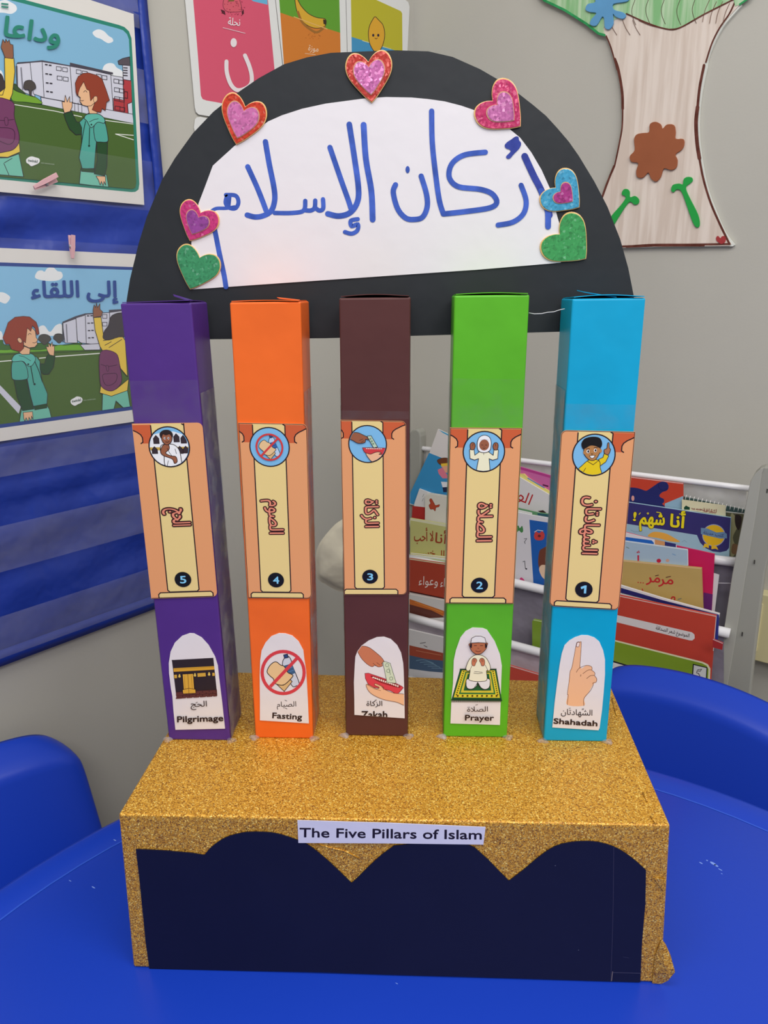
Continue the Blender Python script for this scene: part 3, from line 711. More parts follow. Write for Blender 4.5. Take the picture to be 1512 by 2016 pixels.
p.fill([(1068, 574), (1254, 574), (1282, 732), (1022, 730)], (206, 192, 60)); p.fill([(1078, 584), (1244, 584), (1262, 715), (1045, 715)], (30, 96, 52))
for i in range(12):
    t = i/11
    for xa, xb in ((1046, 990), (1276, 1312)):
        x = xa+(xb-xa)*t; y = 566+t*180; p.fill([(x-6, y), (x, y-6), (x+6, y), (x, y+6)], (60, 40, 20))
for i in range(9):
    x = 1000+i*38; p.fill([(x-9, 756), (x, 747), (x+9, 756), (x, 765)], (70, 44, 20))
for i in range(50):
    x = 955+i*7.8; p.line([(x, 782), (x-2, 806)], 4, (26, 44, 34), cap=False)
p.line([(952, 788), (1343, 793)], 10, (24, 60, 36)); p.line([(1018, 546), (1302, 546)], 6, (20, 40, 30))
WB = (222, 220, 222)
p.out([(1085, 620), (1066, 660), (1075, 695), (1110, 702), (1145, 680), (1155, 650), (1170, 680), (1205, 704), (1240, 695), (1252, 660), (1235, 620)], WB, 4, INK)
for a in ([(1156, 650), (1130, 690)], [(1158, 652), (1180, 690)]): p.line(a, 3, INK)
DRS = (232, 228, 200)
p.out([(1128, 440), (1095, 465), (1072, 510), (1064, 545), (1080, 562), (1096, 556), (1090, 600), (1088, 630), (1130, 642), (1190, 642), (1228, 630), (1225, 560), (1245, 560), (1256, 540), (1246, 500), (1222, 460), (1190, 440), (1158, 434)], DRS, 4, INK)
p.line([(1095, 555), (1110, 520)], 3, INK); p.line([(1235, 555), (1215, 515)], 3, INK); p.line([(1125, 578), (1160, 582), (1195, 576)], 3, INK); p.line([(1130, 566), (1190, 570)], 2.5, INK)
for s, x in ((-1, 1132), (1, 1188)):
    p.out([(x+s*20, 515), (x+s*22, 480), (x+s*10, 463), (x-s*6, 462), (x-s*18, 478), (x-s*8, 500), (x, 520)], SK3, 3, INK); p.line([(x-s*4, 466), (x+s*2, 490)], 2.5, INK); p.line([(x+s*6, 464), (x+s*10, 488)], 2.5, INK)
p.out([(1098, 345), (1094, 370), (1110, 405), (1140, 428), (1162, 430), (1190, 420), (1220, 390), (1228, 365), (1224, 340)], (176, 106, 72), 4, INK)
p.fill([(1096, 345), (1094, 372), (1108, 385), (1112, 350)], (34, 22, 22)); p.fill([(1226, 345), (1228, 372), (1214, 385), (1212, 350)], (34, 22, 22))
p.out([(1102, 342), (1108, 305), (1140, 288), (1180, 288), (1212, 302), (1222, 342), (1162, 338)], WB, 4, INK, False)
p.line([(1128, 362), (1148, 362)], 4, INK); p.line([(1176, 362), (1196, 362)], 4, INK); p.line([(1140, 404), (1160, 410), (1182, 404)], 4, (110, 40, 30)); p.line([(1155, 382), (1166, 386)], 3, (110, 60, 40))
p.text(ar('الصلاة'), (1074, 880), (1236, 878), 56, TXT, bold=.004); p.line([(1140, 828), (1156, 824)], 4, TXT)
p.text('Prayer', (1058, 948), (1282, 950), 62, TXT, bold=.03); p.build('label_print', o)
o, p = label('blue', 980, 1180, 5.4, [(580, 1362), (1070, 1392), (1082, 1370), (1108, 1180), (1125, 1000), (1140, 800), (1140, 640), (1120, 540), (1080, 450), (1030, 408), (960, 384), (890, 382), (820, 405), (760, 440), (710, 490), (680, 580), (658, 700), (630, 900), (605, 1100)])
p.fill([(740, 1122), (742, 1020), (765, 780), (785, 720), (825, 520), (838, 462), (868, 452), (888, 470), (878, 720), (940, 704), (1000, 715), (1002, 748), (1030, 775), (1030, 805), (1052, 840), (1048, 878), (1015, 905), (960, 1000), (918, 1060), (915, 1130)], SK2, True)
for L_ in ([(738, 1120), (748, 1020), (740, 1000), (760, 860), (768, 770), (790, 715), (830, 500), (845, 456), (875, 455), (888, 475), (872, 722)],
           [(835, 775), (860, 738), (900, 715), (950, 702), (995, 715), (1000, 748), (960, 752), (905, 790)], [(1000, 755), (1030, 778), (1028, 806), (985, 812), (945, 842)], [(1030, 812), (1052, 845), (1045, 880), (1012, 890), (1015, 910), (985, 970), (918, 1052), (915, 1132)], [(884, 800), (880, 818)], [(884, 722), (870, 728)]):
    p.line(L_, 4.5, (96, 52, 36), True)
p.out([(835, 498), (846, 460), (872, 462), (862, 500), (846, 504)], (236, 214, 206), 3.5, (96, 52, 36))
p.text(ar('الشهادتان'), (672, 1224), (1004, 1236), 86, TXT, bold=.002)
for x, y in ((765, 1160), (905, 1166), (905, 1174)): p.line([(x-9, y), (x+9, y-4)], 4, TXT)
p.line([(862, 1246), (878, 1252)], 4, TXT)
p.text('Shahadah', (594, 1320), (1056, 1348), 80, TXT, bold=.035); p.build('label_print', o)

# thread between the green and blue pillars
tube('fishing_thread', [aty(x, y, .135) for x, y in ((1041, 616), (1052, 618), (1066, 617.5), (1078, 615), (1090, 614), (1104, 609.5), (1112, 608))], .0004, M((190, 190, 190), .3, .5), disp, 6)

# arch board
AP = Plane((0, .186, 0), (0, -1, 0))
out_ = [(250, 668), (248, 630), (249, 593), (256, 549), (273, 479), (289, 427), (319, 354), (344, 312), (380, 262), (420, 220), (464, 185), (509, 154), (559, 126.5), (604, 113), (651, 104), (720, 101), (780, 99), (843, 101), (891, 112), (945, 136), (983, 158), (1018, 182), (1050, 207), (1075, 228), (1097, 252), (1120, 279), (1139, 306), (1170, 357), (1196, 407), (1221, 471), (1237, 528), (1247, 579), (1252, 615), (1253, 652)]
bot = [(1105, 653), (1040, 655), (820, 661), (640, 666), (410, 668)]
ab = sheet('arch_board', out_+bot, AP, 0, .0035, M((37, 40, 44), .5, .3, 'card'), disp); ab['label'] = 'black half-round card arch'
wp = [(375, 570), (377, 474), (391, 400), (403, 369), (419, 326), (462, 287), (490, 266), (528, 239), (555, 227), (595, 214), (641, 204), (716, 194), (760, 191), (810, 192), (843, 195), (875, 199.5), (908, 208), (939, 218.6), (1002, 253), (1024, 271), (1046, 300), (1066, 334), (1085, 376), (1097, 426), (1105, 452), (1108, 490), (1104, 517), (1088, 518.6), (940, 531), (780, 542), (560, 557)]
sh = sheet('sign_paper', wp, AP, .0010, .0008, M((220, 216, 219), .45, .35, 'paper'), ab); sh['label'] = 'white paper with handwritten blue Arabic title'
INKB = M((48, 82, 172), .5, .3, 'marker'); INKD = M((34, 52, 140), .5, .3, 'marker')
p = Print(crop(340, 90, 3.15, AP), .0010, .5)
E_ = [([(330, 925), (390, 930), (408, 970), (390, 1008), (350, 1005), (328, 975), (335, 935)], 20), ([(385, 1000), (330, 1008), (270, 1010), (238, 1030), (235, 1050)], 17), ([(350, 940), (345, 990)], 22), ([(240, 1060), (262, 1150), (290, 1290), (318, 1420), (330, 1495)], 24),
      ([(465, 750), (520, 870), (560, 970), (578, 1020)], 25), ([(575, 595), (600, 740), (628, 880), (632, 960), (610, 1025), (560, 1055), (510, 1062), (462, 1050)], 26),
      ([(632, 1037), (740, 1037), (812, 1022), (822, 962)], 21), ([(822, 1020), (855, 1022), (880, 1005), (884, 960)], 21), ([(884, 1005), (910, 1022), (933, 1008), (932, 952)], 21),
      ([(975, 630), (1040, 820), (1090, 960), (1105, 1008)], 25), ([(1095, 487), (1128, 700), (1152, 880), (1145, 970), (1100, 1035), (1030, 1056), (962, 1042)], 27), ([(1184, 490), (1198, 700), (1232, 900), (1240, 1078)], 28),
      ([(1148, 1075), (1105, 1085), (1110, 1118), (1148, 1108), (1145, 1145), (1110, 1165), (1068, 1155)], 20)]
for pts, wd in E_: p.line(pts, wd*1.3, INKB, True)
p.ell(1457, 768, 13, 22, INKB)
p.line([(1382, 862), (1368, 910), (1395, 1010), (1445, 1068), (1500, 1077), (1550, 1062), (1578, 1000), (1574, 920), (1541, 808)], 33, INKB, True)
f = lambda pts: [(x+1386, y) for x, y in pts]
p.line(f([(220, 405), (224, 600), (245, 800), (268, 960), (293, 1043)]), 33, INKB, True); p.line(f([(293, 1043), (430, 1028), (580, 1005), (624, 970), (595, 918), (520, 890), (390, 875), (335, 830), (330, 770), (360, 715), (430, 675), (553, 660)]), 33, INKB, True)
p.line(f([(775, 865), (806, 960), (790, 1040), (725, 1093), (632, 1112)]), 32, INKB, True)
p.fill(f([(740, 563), (758, 566), (762, 585), (775, 605), (765, 635), (730, 672), (708, 697), (690, 700), (682, 686), (708, 658), (704, 644), (682, 636), (673, 618), (688, 598), (715, 580)]), INKD, True)
p.line(f([(797, 685), (850, 800), (905, 910), (950, 1050)]), 42, INKD, True); p.line(f([(900, 900), (938, 1010), (942, 1122)]), 36, INKB, True)
p.build('handwriting', sh)
def heart(N, T, kcol, inner=None, icol=None, kw=.64, label=None, holo=True):
    n = AP.hit(*N, 0); t = AP.hit(*T, 0); a = (t-n); L_ = a.length; a.normalize(); s = Vector((a.z, 0, -a.x)); s = -s
    def pts(sc, c=.42):
        P = []
        ctr = n+a*L_*c
        half = [(0, 0), (.10, -.12), (.25, -.22), (.42, -.24), (.56, -.14), (.635, .05), (.61, .26), (.50, .46), (.33, .67), (.16, .86), (0, 1)]
        for x, y in half: P.append((x*kw/.64, y))
        for x, y in half[-2:0:-1]: P.append((-x*kw/.64, y))
        P2 = []
        for seg in (P[:11], P[10:]+[P[0]]): P2 += crs(seg, False, 3)[:-1]
        return [ctr+(n+s*(q.x*L_)+a*(q.y*L_)-ctr)*sc for q in P2]
    y = lambda P, z: [p_+Vector((0, -z, 0)) for p_ in P]
    gold = M((222, 178, 110), .25, .6)
    h = prism('heart_sticker', y(pts(1), .0024), (0, .0014, 0), gold, ab, .0004)
    def gl(c): return M(c, .22, .6, 'glitter', cols=(tuple(int(v*.86) for v in c), c, tuple(min(255, int(v*1.02+3)) for v in c), tuple(min(255, int(v*.7+75)) for v in c)), pos=(.35, .93), metal=.12, scale=520, tilt=.16) if holo else M(c, .3, .5)
    prism('heart_foil', y(pts(.955), .0029), (0, .0008, 0), gl(kcol), h, .0003)
    if icol:
        prism('inner_rim', y(pts(inner), .0033), (0, .0007, 0), M((196, 150, 120), .25, .6), h); prism('inner_heart', y(pts(inner-.04), .0037), (0, .0007, 0), gl(icol), h)
    h['label'] = label
heart((725.5, 123), (732.5, 204), (190, 48, 36), .68, (204, 108, 172), label='red heart with pink centre at the top of the arch')
heart((484, 211), (466, 286), (206, 58, 30), .72, (208, 112, 170), label='orange-red glitter heart with pink centre')
heart((969, 199.5), (1024.5, 250.5), (196, 44, 100), .60, (190, 100, 160), kw=.66, label='crimson glitter heart with mauve centre')
heart((396.5, 419), (375, 475), (204, 52, 122), .60, (148, 66, 150), kw=.70, label='magenta heart with purple centre')
heart((394.5, 507), (375.5, 570), (58, 148, 98), kw=.70, label='plain green heart at the left')
heart((1092.5, 370), (1140, 409), (64, 158, 196), .50, (170, 52, 130), kw=.70, label='light blue heart with purple glitter centre')
heart((1100.5, 461), (1153, 510), (62, 156, 86), kw=.70, label='green glitter heart at the right')

# ------------------------------------------------------------------ pocket chart on the left wall
VPX, VPY = 1950, 583
def hl(y, x, x0=277): return y+(VPY-y)*(x-x0)/(VPX-x0)
CB = (30, 56, 150)
CLOTH = M(CB, .36, .4, 'fabric')
CLEAR = M((165, 165, 185), .12, .6, 'clear', alpha=.22, wob=1.0)
CLEAR2 = M((190, 190, 195), .12, .5, 'clear', alpha=.06, wob=.25)
edge = lambda y: 287.6+.0905*y
pc = root('pocket_chart', LEFT.hit(100, 1340, .01), 'blue fabric pocket chart with clear pockets hanging on the left wall', 'wall chart')
NU, NV = 60, 110; V = []; F = []
for i in range(NU+1):
    for j in range(NV+1):
        u = i/NU; yr = -160+(1164+160)*j/NV; xr = edge(yr); x = -280+(xr+280)*u; y = hl(yr, x, xr)
        m = 1 if j < NV-3 else .3
        off = .006+m*(.0024*math.sin(yr*.047+1.3*math.sin(x*.011))+.0020*math.sin(yr*.083+x*.012+1.7)+.0016*math.sin(yr*.021-x*.018)+.001*math.sin(x*.05+yr*.03))
        d = yr-(900+.0*x); off += .003*math.exp(-(d/9)**2)-.003*math.exp(-((d-16)/9)**2)
        V.append(LEFT.hit(x, y, off))
for i in range(NU):
    for j in range(NV): a = i*(NV+1)+j; F.append((a, a+1, a+NV+2, a+NV+1))
o = link('backing', V, F, [CLOTH], pc, smooth=True); md = o.modifiers.new('thick', 'SOLIDIFY'); md.thickness = .001; md.offset = 0
V = []; F = []
for j in range(61):
    y = -160+1324*j/60
    for k, dx in enumerate((-17, -9, 1)): V.append(LEFT.hit(edge(y)+dx, y, .012+(.0022 if k == 1 else 0)+.0012*math.sin(y*.25+k)))
for j in range(60):
    for k in range(2): a = j*3+k; F.append((a, a+1, a+4, a+3))
o = link('side_hem', V, F, [CLOTH], pc, smooth=True); md = o.modifiers.new('thick', 'SOLIDIFY'); md.thickness = .0012
V = []; F = []
for i in range(41):
    x = -280+(edge(1164)+280)*i/40
    for k, yy in enumerate((1140, 1152, 1166)): V.append(LEFT.hit(x, hl(yy, x, edge(1164)), .011+(.003 if k == 1 else 0)))
for i in range(40):
    for k in range(2): a = i*3+k; F.append((a, a+1, a+4, a+3))
o = link('bottom_hem', V, F, [CLOTH], pc, smooth=True); md = o.modifiers.new('thick', 'SOLIDIFY'); md.thickness = .0012
for y0, y1, of, mt in ((-62, 57, .012, CLEAR), (136, 241, .012, CLEAR), (315, 413, .020, CLEAR2), (484, 838, .020, CLEAR2), (838, 889, .018, CLEAR), (972, 1050, .016, CLEAR), (1125, 1196, .016, CLEAR)):
    V = []; F = []
    for i in range(41):
        for j in range(7):
            yy = y0+(y1-y0)*j/6; x = -280+(edge(yy)-17+280)*i/40
            V.append(LEFT.hit(x, hl(yy, x), of+(.0015 if mt is CLEAR else .0006)*math.sin(i*.6+j*.5+y0)*(1-(j/6)**4)))
    for i in range(40):
        for j in range(6): a = i*7+j; F.append((a, a+1, a+8, a+7))
    link('clear_pocket', V, F, [mt], pc, smooth=True)

SKYB = (126, 176, 206); GRN = (70, 98, 42); BW = (202, 202, 214); TEAL = (40, 128, 108); MINT = (112, 186, 164); HOOD = (76, 160, 146); DKG = (34, 72, 38)
HAIR = (142, 58, 38); FACE = (226, 178, 138); BRN = (140, 92, 66); YL = (222, 190, 72); PUR = (112, 56, 94); OUT = (40, 36, 46)
def poster(name, pts, lab):
    o = sheet(name, pts, LEFT, .0145, .0006, M((216, 212, 206), .4, .35, 'paper')); own(o); tag(o, lab, 'poster'); return o
p1 = poster('goodbye_poster', [(-130, -100), (263, 27.6), (284, 403.4), (-130, 366)], 'upper cartoon poster with teal frame and a boy waving, tucked in the blue chart')
p = Print(crop(0, 0, 3.979, LEFT), .0145, .4)
fr = [(-450, -170), (180, -5), (930, 195), (975, 212), (1010, 245), (1030, 300), (1092, 1440), (1085, 1485), (1060, 1503), (1030, 1505), (0, 1405), (-450, 1365)]
inn = [(-450, -130), (180, 26), (920, 222), (965, 238), (995, 268), (1010, 310), (1068, 1430), (1060, 1468), (1035, 1480), (0, 1378), (-450, 1340)]
p.fill(fr, TEAL); p.fill(inn, SKYB); p.clip = inn
for bl in ([(-60, 90), (-20, 20), (40, 0), (90, 20), (125, 45), (130, 80), (90, 108), (30, 100)], [(725, 260), (740, 240), (775, 230), (815, 245), (850, 280), (880, 300), (885, 325), (850, 338), (820, 325), (790, 305), (750, 290)], [(800, 560), (815, 515), (850, 495), (890, 500), (915, 530), (960, 560), (960, 620), (800, 600)], [(-50, 640), (-20, 560), (15, 560), (30, 650)]):
    p.fill(bl, (224, 226, 228), True)
def bld(pts, c=BW): p.fill(pts, c); p.line(pts, 4.5, OUT, closed=True)
bld([(130, 500), (245, 490), (260, 700), (275, 760), (130, 700)]); bld([(235, 490), (330, 478), (345, 765), (262, 735)]); bld([(330, 483), (550, 518), (570, 805), (345, 765)])
bld([(548, 512), (870, 585), (892, 870), (570, 805)]); bld([(868, 590), (962, 606), (972, 885), (888, 868)]); bld([(964, 622), (1030, 634), (1038, 898), (972, 885)], (172, 56, 62)); bld([(888, 770), (972, 785), (972, 885), (892, 868)], (172, 56, 62)); bld([(960, 510), (1020, 515), (1024, 632), (966, 622)])
bld([(924, 478), (960, 458), (1015, 445), (1020, 515), (930, 505)], (84, 76, 84)); p.fill([(135, 488), (235, 482), (330, 472), (548, 512), (548, 490), (885, 568), (885, 584), (548, 520), (330, 484), (135, 498)], (70, 66, 78))
def win(x, y, w=38, h=30): p.line([(x, y), (x+w, y+5), (x+w, y+h+5), (x, y+h)], 4, OUT, closed=True)
for x, y in ((442, 520), (490, 528), (448, 594), (496, 602), (598, 545), (645, 555), (755, 580), (800, 590), (605, 620), (892, 618), (932, 626), (896, 686), (936, 694), (898, 756), (936, 764), (902, 830), (940, 838)): win(x, y)
for x, y in ((355, 505), (385, 510), (358, 577), (388, 582), (362, 648), (392, 652), (365, 715), (395, 720)): p.line([(x, y), (x+16, y+2)], 9, OUT, cap=False)
p.line([(165, 530), (178, 700)], 9, (120, 120, 130)); p.line([(130, 520), (135, 690)], 12, (70, 72, 80))
for y in (530, 550, 570, 590): p.line([(968, y), (998, y+2)], 7, OUT, cap=False)
win(975, 715, 25, 50); bld([(320, 762), (1040, 895), (1048, 968), (330, 830)]); bld([(1000, 815), (1035, 800), (1040, 895), (1005, 888)])
for x in (585, 612, 640): p.line([(x, 805), (x+2, 880)], 4, OUT)
p.fill([(-450, 700), (100, 790), (335, 822), (560, 865), (1050, 968), (1080, 1500), (-450, 1400)], GRN); p.line([(-450, 690), (100, 788), (335, 822), (1050, 970)], 5, (38, 60, 34))
p.line([(105, 818), (420, 868), (640, 915)], 6, (222, 224, 216)); p.line([(820, 942), (1045, 972)], 6, (222, 224, 216)); p.line([(905, 1050), (1045, 1060)], 6, (222, 224, 216)); p.line([(905, 1050), (1045, 1095)], 6, (222, 224, 216))
p.out([(95, 700), (130, 715), (200, 740), (250, 755), (290, 768), (328, 812), (200, 800), (95, 785)], (112, 158, 48), 4, (40, 70, 30)); p.out([(115, 655), (150, 690), (200, 735), (110, 700)], (56, 80, 44), 4, (34, 46, 34))
p.out([(185, 680), (195, 640), (235, 628), (270, 650), (280, 690), (250, 710), (245, 745), (232, 742), (225, 705), (195, 700)], (72, 66, 62), 4, OUT)
# girl at the left, seen from behind
p.out([(-100, 1150), (60, 1180), (150, 1115), (158, 1190), (60, 1232), (-100, 1225)], YL, 5, OUT, False); p.out([(-100, 1240), (60, 1236), (148, 1205), (185, 1385), (-100, 1360)], MINT, 5, OUT, False); p.line([(30, 1280), (70, 1370)], 5, OUT); p.line([(35, 1275), (95, 1240)], 5, OUT)
p.out([(-100, 560), (0, 575), (30, 630), (45, 690), (0, 740), (-100, 740)], (62, 52, 52), 5, OUT)
p.out([(35, 452), (108, 455), (116, 560), (98, 730), (75, 790), (0, 792), (-80, 790), (-60, 740), (0, 720), (40, 690)], YL, 5, OUT, False); p.line([(-10, 745), (20, 745), (40, 680)], 5, OUT)
p.out([(8, 370), (22, 308), (40, 335), (45, 306), (60, 330), (72, 312), (80, 345), (102, 352), (105, 440), (100, 460), (40, 452), (25, 410)], BRN, 4, OUT, False)
p.out([(-100, 795), (95, 795), (112, 920), (150, 1060), (135, 1140), (60, 1185), (-100, 1165)], PUR, 5, (60, 24, 52)); p.line([(-50, 940), (40, 945), (108, 935)], 5, (60, 24, 52)); p.out([(35, 925), (60, 925), (62, 975), (42, 978)], PUR, 4, (60, 24, 52)); p.line([(-20, 1000), (80, 1005), (115, 1040), (105, 1110), (60, 1130), (-20, 1095)], 5, (60, 24, 52), True)
# waving boy
p.out([(632, 1330), (745, 1350), (835, 1370), (852, 1470), (622, 1440)], MINT, 5, OUT, False)
p.out([(500, 890), (560, 872), (600, 955), (640, 960), (645, 1050), (595, 1056), (545, 1010), (515, 940)], DKG, 5, OUT, False)
p.out([(755, 1105), (842, 1115), (838, 1300), (820, 1378), (738, 1362), (762, 1250)], DKG, 5, OUT, False)
p.out([(660, 920), (690, 888), (765, 895), (822, 940), (845, 1105), (755, 1110), (738, 1320), (645, 1322), (620, 1235), (640, 1120), (640, 1000), (622, 958)], HOOD, 5, OUT, False)
p.out([(635, 1318), (738, 1325), (742, 1352), (638, 1342)], DKG, 4, OUT, False)
p.out([(765, 955), (820, 960), (845, 1070), (840, 1110), (790, 1112), (748, 1100), (735, 1000)], HOOD, 5, OUT)
p.out([(660, 925), (685, 895), (770, 893), (818, 930), (815, 965), (765, 958), (715, 1000), (682, 950)], (92, 176, 160), 5, OUT); p.line([(700, 955), (740, 935), (770, 930)], 4, OUT)
p.line([(670, 950), (650, 1050), (640, 1120)], 6, (20, 50, 44)); p.line([(702, 1000), (698, 1130)], 6, (20, 50, 44)); p.ell(698, 1142, 8, 9, (20, 50, 44), 10); p.ell(716, 976, 7, 7, (20, 50, 44), 10)
p.out([(505, 885), (492, 840), (486, 795), (505, 800), (512, 745), (526, 800), (546, 755), (545, 800), (565, 800), (565, 835), (550, 872)], FACE, 4, OUT, False)
p.out([(685, 820), (735, 800), (762, 890), (700, 890)], FACE, 4, OUT, False)
p.out([(612, 700), (650, 640), (740, 690), (748, 800), (715, 828), (680, 832), (645, 822), (625, 790), (630, 765), (612, 750)], FACE, 4, OUT, False)
p.out([(595, 720), (590, 650), (612, 600), (650, 575), (690, 570), (760, 590), (800, 620), (830, 700), (858, 785), (835, 800), (825, 865), (800, 850), (790, 880), (755, 875), (722, 860), (745, 800), (735, 760), (710, 790), (700, 710), (680, 700), (655, 640), (625, 690), (605, 750)], HAIR, 4, (70, 28, 24), False)
p.out([(735, 760), (758, 755), (762, 785), (745, 802), (735, 795)], FACE, 3, OUT); p.line([(655, 722), (668, 710), (682, 722)], 4, OUT, True); p.line([(625, 782), (640, 790), (655, 787)], 4, OUT)
p.out([(752, 1378), (825, 1382), (828, 1450), (815, 1420), (808, 1455), (795, 1420), (785, 1448), (772, 1410)], FACE, 4, OUT, False)
p.clip = None
p.fill([(205, 1250), (225, 1232), (250, 1225), (275, 1232), (305, 1242), (312, 1262), (300, 1280), (275, 1292), (245, 1302), (225, 1285), (208, 1275)], (228, 228, 228), True); p.text('twinkl', (218, 1265), (292, 1276), 30, (40, 70, 60), bold=.03)
p.text('visit twinkl.com', (318, 1280), (425, 1292), 16, (170, 185, 165))
p.text(ar('وداعا'), (26, 278), (462, 345), 215, TEAL, bold=.028)
for x, y in ((38, 28), (38, 52)): p.line([(x-28, y), (x+28, y+6)], 12, TEAL, cap=False)
o = p.build('poster_print', p1)
p2 = poster('see_you_poster', [(-140, 481), (0, 488), (293, 501.5), (320, 822), (258, 831), (0, 869), (-140, 890)], 'lower cartoon poster with navy frame and two children waving, behind the purple pillar')
p = Print(crop(0, 440, 4.381, LEFT), .0145, .4)
inn = [(-600, 350), (0, 367), (1240, 404), (1290, 1555), (0, 1728), (-600, 1815)]
p.fill([(-600, 318), (0, 335), (1262, 380), (1330, 1582), (0, 1765), (-600, 1850)], (40, 66, 134)); p.fill(inn, (132, 184, 216)); p.clip = inn
for bl in ([(305, 470), (322, 415), (360, 405), (385, 415), (410, 385), (460, 380), (495, 410), (530, 420), (540, 460), (500, 490), (400, 495)], [(-40, 650), (-20, 600), (30, 595), (80, 625), (85, 650), (50, 690), (0, 675)], [(330, 900), (380, 880), (430, 935), (480, 880), (530, 870), (530, 960), (330, 960)], [(-60, 950), (10, 930), (20, 1010), (-60, 1010)]):
    p.fill(bl, (226, 228, 228), True)
p.fill([(-600, 1130), (0, 1115), (860, 1085), (1290, 1065), (1300, 1620), (0, 1760), (-600, 1850)], (72, 100, 40)); p.line([(-600, 1150), (0, 1132), (860, 1098), (1290, 1075)], 5, (40, 62, 34))
p.line([(-500, 1215), (0, 1190), (100, 1182)], 8, (226, 228, 220)); p.line([(340, 1162), (480, 1148), (860, 1120)], 8, (226, 228, 220)); p.fill([(-20, 1395), (0, 1395), (180, 1580), (160, 1640), (-20, 1440)], (200, 200, 212))
p.out([(-50, 1030), (20, 1005), (60, 1050), (350, 1030), (410, 1030), (500, 1050), (690, 1030), (700, 1060), (680, 1090), (-50, 1110)], (62, 104, 46), 4, (34, 52, 34)); p.out([(-50, 1090), (60, 1090), (150, 1080), (350, 1090), (500, 1050), (560, 1050), (640, 1045), (700, 1050), (730, 1090), (500, 1098), (-50, 1120)], (108, 168, 48), 4, (44, 84, 34))
for x, y, rx, ry in ((385, 1000, 55, 45), (510, 990, 50, 40), (638, 985, 42, 40)): p.out([(x-rx, y), (x-rx*.7, y-ry*.8), (x, y-ry), (x+rx*.7, y-ry*.7), (x+rx, y), (x+rx*.5, y+ry*.6), (x+8, y+ry), (x-8, y+ry), (x-rx*.6, y+ry*.5)], (74, 72, 66), 4, OUT)
def bld(pts, c=BW): p.fill(pts, c); p.line(pts, 5, OUT, closed=True)
bld([(540, 860), (655, 820), (668, 1030), (560, 1030)]); bld([(655, 815), (735, 790), (745, 1035), (700, 1030), (668, 1010)]); bld([(735, 782), (945, 768), (950, 1060), (745, 1035)]); bld([(945, 755), (1060, 750), (1060, 1060), (950, 1060)]); bld([(690, 1045), (870, 1035), (862, 1090), (730, 1092)])
p.fill([(538, 848), (650, 800), (735, 775), (940, 765), (940, 745), (1060, 738), (1060, 755), (945, 770), (735, 788), (655, 818), (540, 860)], (72, 70, 82)); p.line([(572, 870), (580, 1020)], 10, (120, 120, 130)); p.line([(540, 860), (545, 1020)], 12, (70, 72, 80))
for x, y in ((752, 797), (782, 795), (757, 860), (787, 858), (760, 924), (790, 922), (762, 987), (792, 985)): p.line([(x, y), (x+16, y)], 9, OUT, cap=False)
for x, y in ((885, 785), (885, 852)): p.line([(x, y), (x+38, y), (x+38, y+32), (x, y+32)], 4, OUT, closed=True)
# boy
p.out([(185, 1600), (280, 1580), (405, 1570), (425, 1600), (445, 1680), (300, 1720), (165, 1730)], MINT, 5, OUT, False)
p.out([(350, 1210), (385, 1210), (400, 1150), (418, 1128), (475, 1145), (460, 1240), (420, 1300), (375, 1300), (340, 1260)], DKG, 5, OUT, False)
p.out([(120, 1345), (225, 1340), (265, 1500), (292, 1600), (195, 1615), (150, 1500)], DKG, 5, OUT, False)
p.out([(115, 1150), (160, 1125), (260, 1125), (315, 1150), (345, 1190), (345, 1250), (365, 1360), (410, 1470), (405, 1560), (290, 1585), (262, 1480), (235, 1340), (120, 1345), (98, 1300)], HOOD, 5, OUT, False)
p.out([(292, 1575), (402, 1555), (405, 1590), (300, 1608)], DKG, 4, OUT, False)
p.out([(110, 1190), (190, 1188), (225, 1230), (240, 1290), (230, 1342), (120, 1348), (100, 1300)], HOOD, 5, OUT)
p.out([(108, 1190), (115, 1145), (160, 1122), (265, 1122), (305, 1155), (300, 1190), (272, 1228), (235, 1225), (195, 1188)], (92, 180, 166), 5, OUT); p.line([(165, 1140), (210, 1150), (265, 1185)], 4, OUT)
p.line([(265, 1230), (290, 1375)], 8, (20, 50, 44)); p.line([(300, 1190), (335, 1270), (365, 1365)], 7, (20, 50, 44)); p.ell(298, 1386, 10, 10, (20, 50, 44), 10); p.ell(244, 1214, 9, 8, (20, 50, 44), 10)
p.out([(465, 1142), (470, 1085), (468, 1050), (455, 1060), (450, 1020), (435, 1062), (418, 1025), (418, 1065), (398, 1060), (408, 1095), (428, 1132)], FACE, 4, OUT, False)
p.out([(165, 1110), (210, 1060), (260, 1080), (255, 1128), (190, 1130)], FACE, 4, OUT, False)
p.out([(200, 940), (260, 880), (305, 930), (312, 985), (325, 1000), (318, 1020), (322, 1040), (300, 1066), (250, 1072), (205, 1050)], FACE, 4, OUT, False)
p.out([(25, 985), (45, 930), (70, 855), (130, 808), (200, 800), (255, 805), (312, 850), (330, 900), (338, 950), (318, 960), (300, 900), (280, 880), (265, 930), (235, 900), (220, 1030), (200, 1010), (205, 1075), (175, 1105), (150, 1100), (100, 1085), (80, 1040), (50, 1040)], HAIR, 4, (70, 28, 24), False)
p.out([(150, 1000), (165, 985), (185, 1000), (188, 1025), (168, 1028)], FACE, 4, OUT); p.line([(242, 962), (255, 948), (270, 956)], 4, OUT, True); p.line([(282, 1028), (300, 1030), (316, 1020)], 4, OUT)
p.out([(200, 1630), (280, 1622), (285, 1690), (272, 1660), (270, 1705), (250, 1670), (245, 1712), (225, 1675), (215, 1705), (205, 1680)], FACE, 4, OUT, False)
